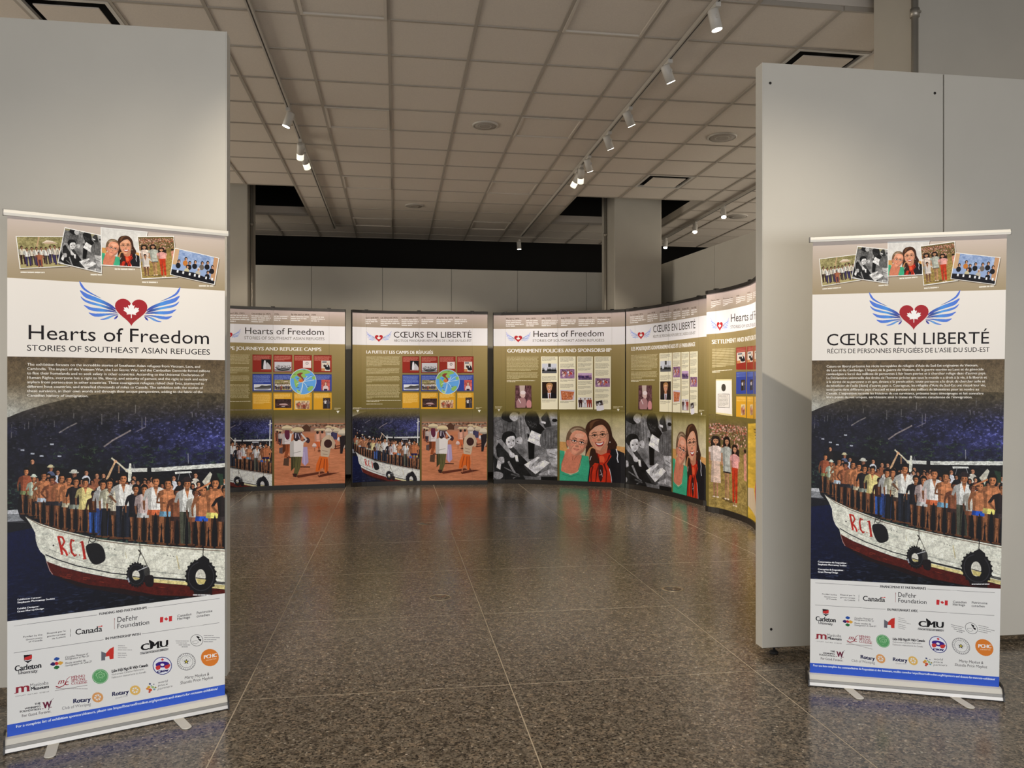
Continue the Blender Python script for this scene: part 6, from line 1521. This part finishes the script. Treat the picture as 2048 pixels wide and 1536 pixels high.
# ---------------------------------------------------------------- light tracks and spotlights
def track(x, y0, y1, label):
    root = empty('light_track', (x, y0, CEIL), label, 'light track', 'ceiling light tracks')
    L = y1-y0
    MB().box(-.018, .018, 0, L, -.036, -.0035).build('rail', M_TRACK, root)
    MB().box(-.0045, .0045, .01, L-.01, -.0368, -.0361).build('slot', M_BLACK, root)
    MB().box(-.019, .019, -.012, -.0005, -.037, -.003).build('end_cap', M_LAMP, root); MB().box(-.019, .019, L+.0005, L+.012, -.037, -.003).build('end_cap', M_LAMP, root)
track(T1X, 1.0, 12.45, 'straight ceiling light track at left with three spotlights')
track(T2X, 1.0, 12.65, 'long ceiling light track in the middle carrying most spotlights')
track(T3X, 5.2, 12.6, 'ceiling light track at far right, above the right wall')

def spot(x, y, aim, watts, cone, label, snoot=False, blend=.6, size=.012, lamp=True, lens=True, light=True, col=WARM):
    root = empty('track_spotlight', (x, y, CEIL-.037), label, 'spotlight', 'track spotlights')
    MB().box(-.017, .017, -.055, .055, -.028, -.0005).build('track_adapter', M_LAMP, root)
    aim = Vector(aim); piv = Vector((0, 0, -.095)); d = (aim - (Vector((x, y, CEIL-.037)) + piv)).normalized()
    q = d.to_track_quat('-Z', 'Y').to_matrix().to_4x4(); M = Matrix.Translation(piv) @ q
    side = (q @ Vector((1, 0, 0)).to_4d()).to_3d()
    m = MB(); m.tube((0, 0, -.028), (0, 0, -.045), .008, 10); m.tube((0, 0, -.045), tuple(piv + side*.043 + Vector((0,0,.02))), .006, 8); m.tube(tuple(piv + side*.043 + Vector((0,0,.02))), tuple(piv+side*.036), .006, 8); m.build('stem', M_LAMP, root)
    R = .036
    MB().lathe([(R*.55, .072), (R*.9, .068), (R, .060), (R, -.062)], 24, M, cap=True).build('housing', M_LAMP, root) if not snoot else MB().lathe([(R*.55, .072), (R*.9, .068), (R, .060), (R, -.04)], 24, M).build('housing', M_LAMP, root)
    if snoot: MB().lathe([(R*.98, -.0405), (R*.98, -.105), (R*.93, -.105), (R*.93, -.0405)], 24, M, cap=False).build('snoot', M_SNOOT, root)
    MB().lathe([(.0005, -.0635), (R*.90, -.0635), (R*.90, -.0625)], 24, M, cap=False).build('lens', M_GLOW, root)
    if light:
        ld = bpy.data.lights.new('spot_lamp', 'SPOT'); ld.energy = watts; ld.color = col; ld.spot_size = math.radians(cone); ld.spot_blend = blend; ld.shadow_soft_size = size
        lo = bpy.data.objects.new('spot_lamp', ld); C.objects.link(lo); lo.parent = root; lo.matrix_local = M @ Matrix.Translation((0, 0, -.110 if snoot else -.068))
    return root
def ytrack(tx, px):
    t = (px-1024)/FPX; z = tx/(t*CT + ST); return z*(CT - t*ST)
def dmid(k, u=.5, h=1.1): 
    p = CUR[k].at(CUR[k].S*u); return (p[0], p[1], h)
BL = (pz(14, 2.949), pz(450, 3.337))
cl_ = lambda px, z: ((px-1024)/FPX*z, z)
rollup_banner((cl_(14.5, 3.0), cl_(449.8, 3.41)), banner_left(_base), 'white aluminium roll-up banner with English text, standing at left before the partition')
rollup_banner((cl_(1619.8, 3.68), cl_(1998, 3.50)), banner_right(_base), 'white aluminium roll-up banner with French text, standing at right before the partition', .09, .05, 2.07)
display_wall('a', escape_panel('a', True), 'curved display wall on escape journeys in English, leftmost and half hidden by the partition', (.09, .49, .885))
display_wall('b', escape_panel('b', False), 'curved display wall with round map and refugee camp photograph, French text', (.105, .49, .885))
display_wall('c', policy_panel('c', True), 'curved display wall on government policies in English with two smiling women', (.09, .49, .90))
display_wall('d', policy_panel('d', False), 'curved display wall on government policies in French, fourth from the left', (.09, .49, .90))
display_wall('e', settlement_panel(), 'curved display wall on settlement with photograph of three young women, farthest right', (.08, .46, .80))

spot(T1X, 1.74, (-.95, 3.25, .25), 145, 92, 'track spotlight above and before the left banner, out of view', lens=True, blend=.85)
spot(T2X, 2.08, (1.75, 3.45, .25), 160, 92, 'track spotlight above and before the right banner, out of view', blend=.85)
spot(T1X, 2.45, (.95, 4.3, 0), 75, 72, 'track spotlight aimed at the entrance floor from the left track, out of view', blend=.55)
spot(T1X, ytrack(T1X, 577), (-2.3, 7.2, 0), 130, 70, 'lit spotlight on the left track aimed left, nearest of its three')
spot(T1X, ytrack(T1X, 601), dmid('a', .62), 140, 66, 'spotlight with glowing snoot on the left track, upper of the close pair', True)
spot(T1X, ytrack(T1X, 609), dmid('b', .3), 140, 66, 'spotlight with glowing snoot on the left track, lower of the close pair', True)
spot(T2X, ytrack(T2X, 1430), (2.9, 4.75, 0), 130, 70, 'largest lit spotlight, at the near end of the middle track')
spot(T2X, ytrack(T2X, 1336), (3.55, 6.2, .6), 170, 64, 'lit spotlight second along the middle track')
spot(T2X, ytrack(T2X, 1258), (3.55, 7.3, .8), 170, 64, 'lit spotlight third along the middle track')
spot(T2X, ytrack(T2X, 1217), (3.5, 8.2, .8), 170, 64, 'lit spotlight fourth along the middle track')
spot(T2X, ytrack(T2X, 1177), (3.2, 9.0, .8), 170, 64, 'lit spotlight fifth along the middle track, above the snooted pair')
spot(T2X, ytrack(T2X, 1162), dmid('c', .55), 140, 66, 'spotlight with glowing snoot on the middle track, right one of the pair', True)
spot(T2X, ytrack(T2X, 1154), dmid('b', .75), 140, 66, 'spotlight with glowing snoot on the middle track, left one of the pair', True)
spot(T2X, ytrack(T2X, 1038), (2.2, 12.9, .3), 12, 60, 'small far spotlight at the end of the middle track')
spot(T3X, ytrack(T3X, 1447), (4.0, 8.6, .8), 40, 60, 'lit spotlight on the far right track, nearest of its three')
spot(T3X, ytrack(T3X, 1390), (3.8, 9.8, .8), 40, 60, 'lit spotlight on the far right track, second of its three')
spot(T3X, ytrack(T3X, 1331), (4.0, 11.6, .8), 25, 60, 'tiny lit spotlight on the far right track beside the column edge')
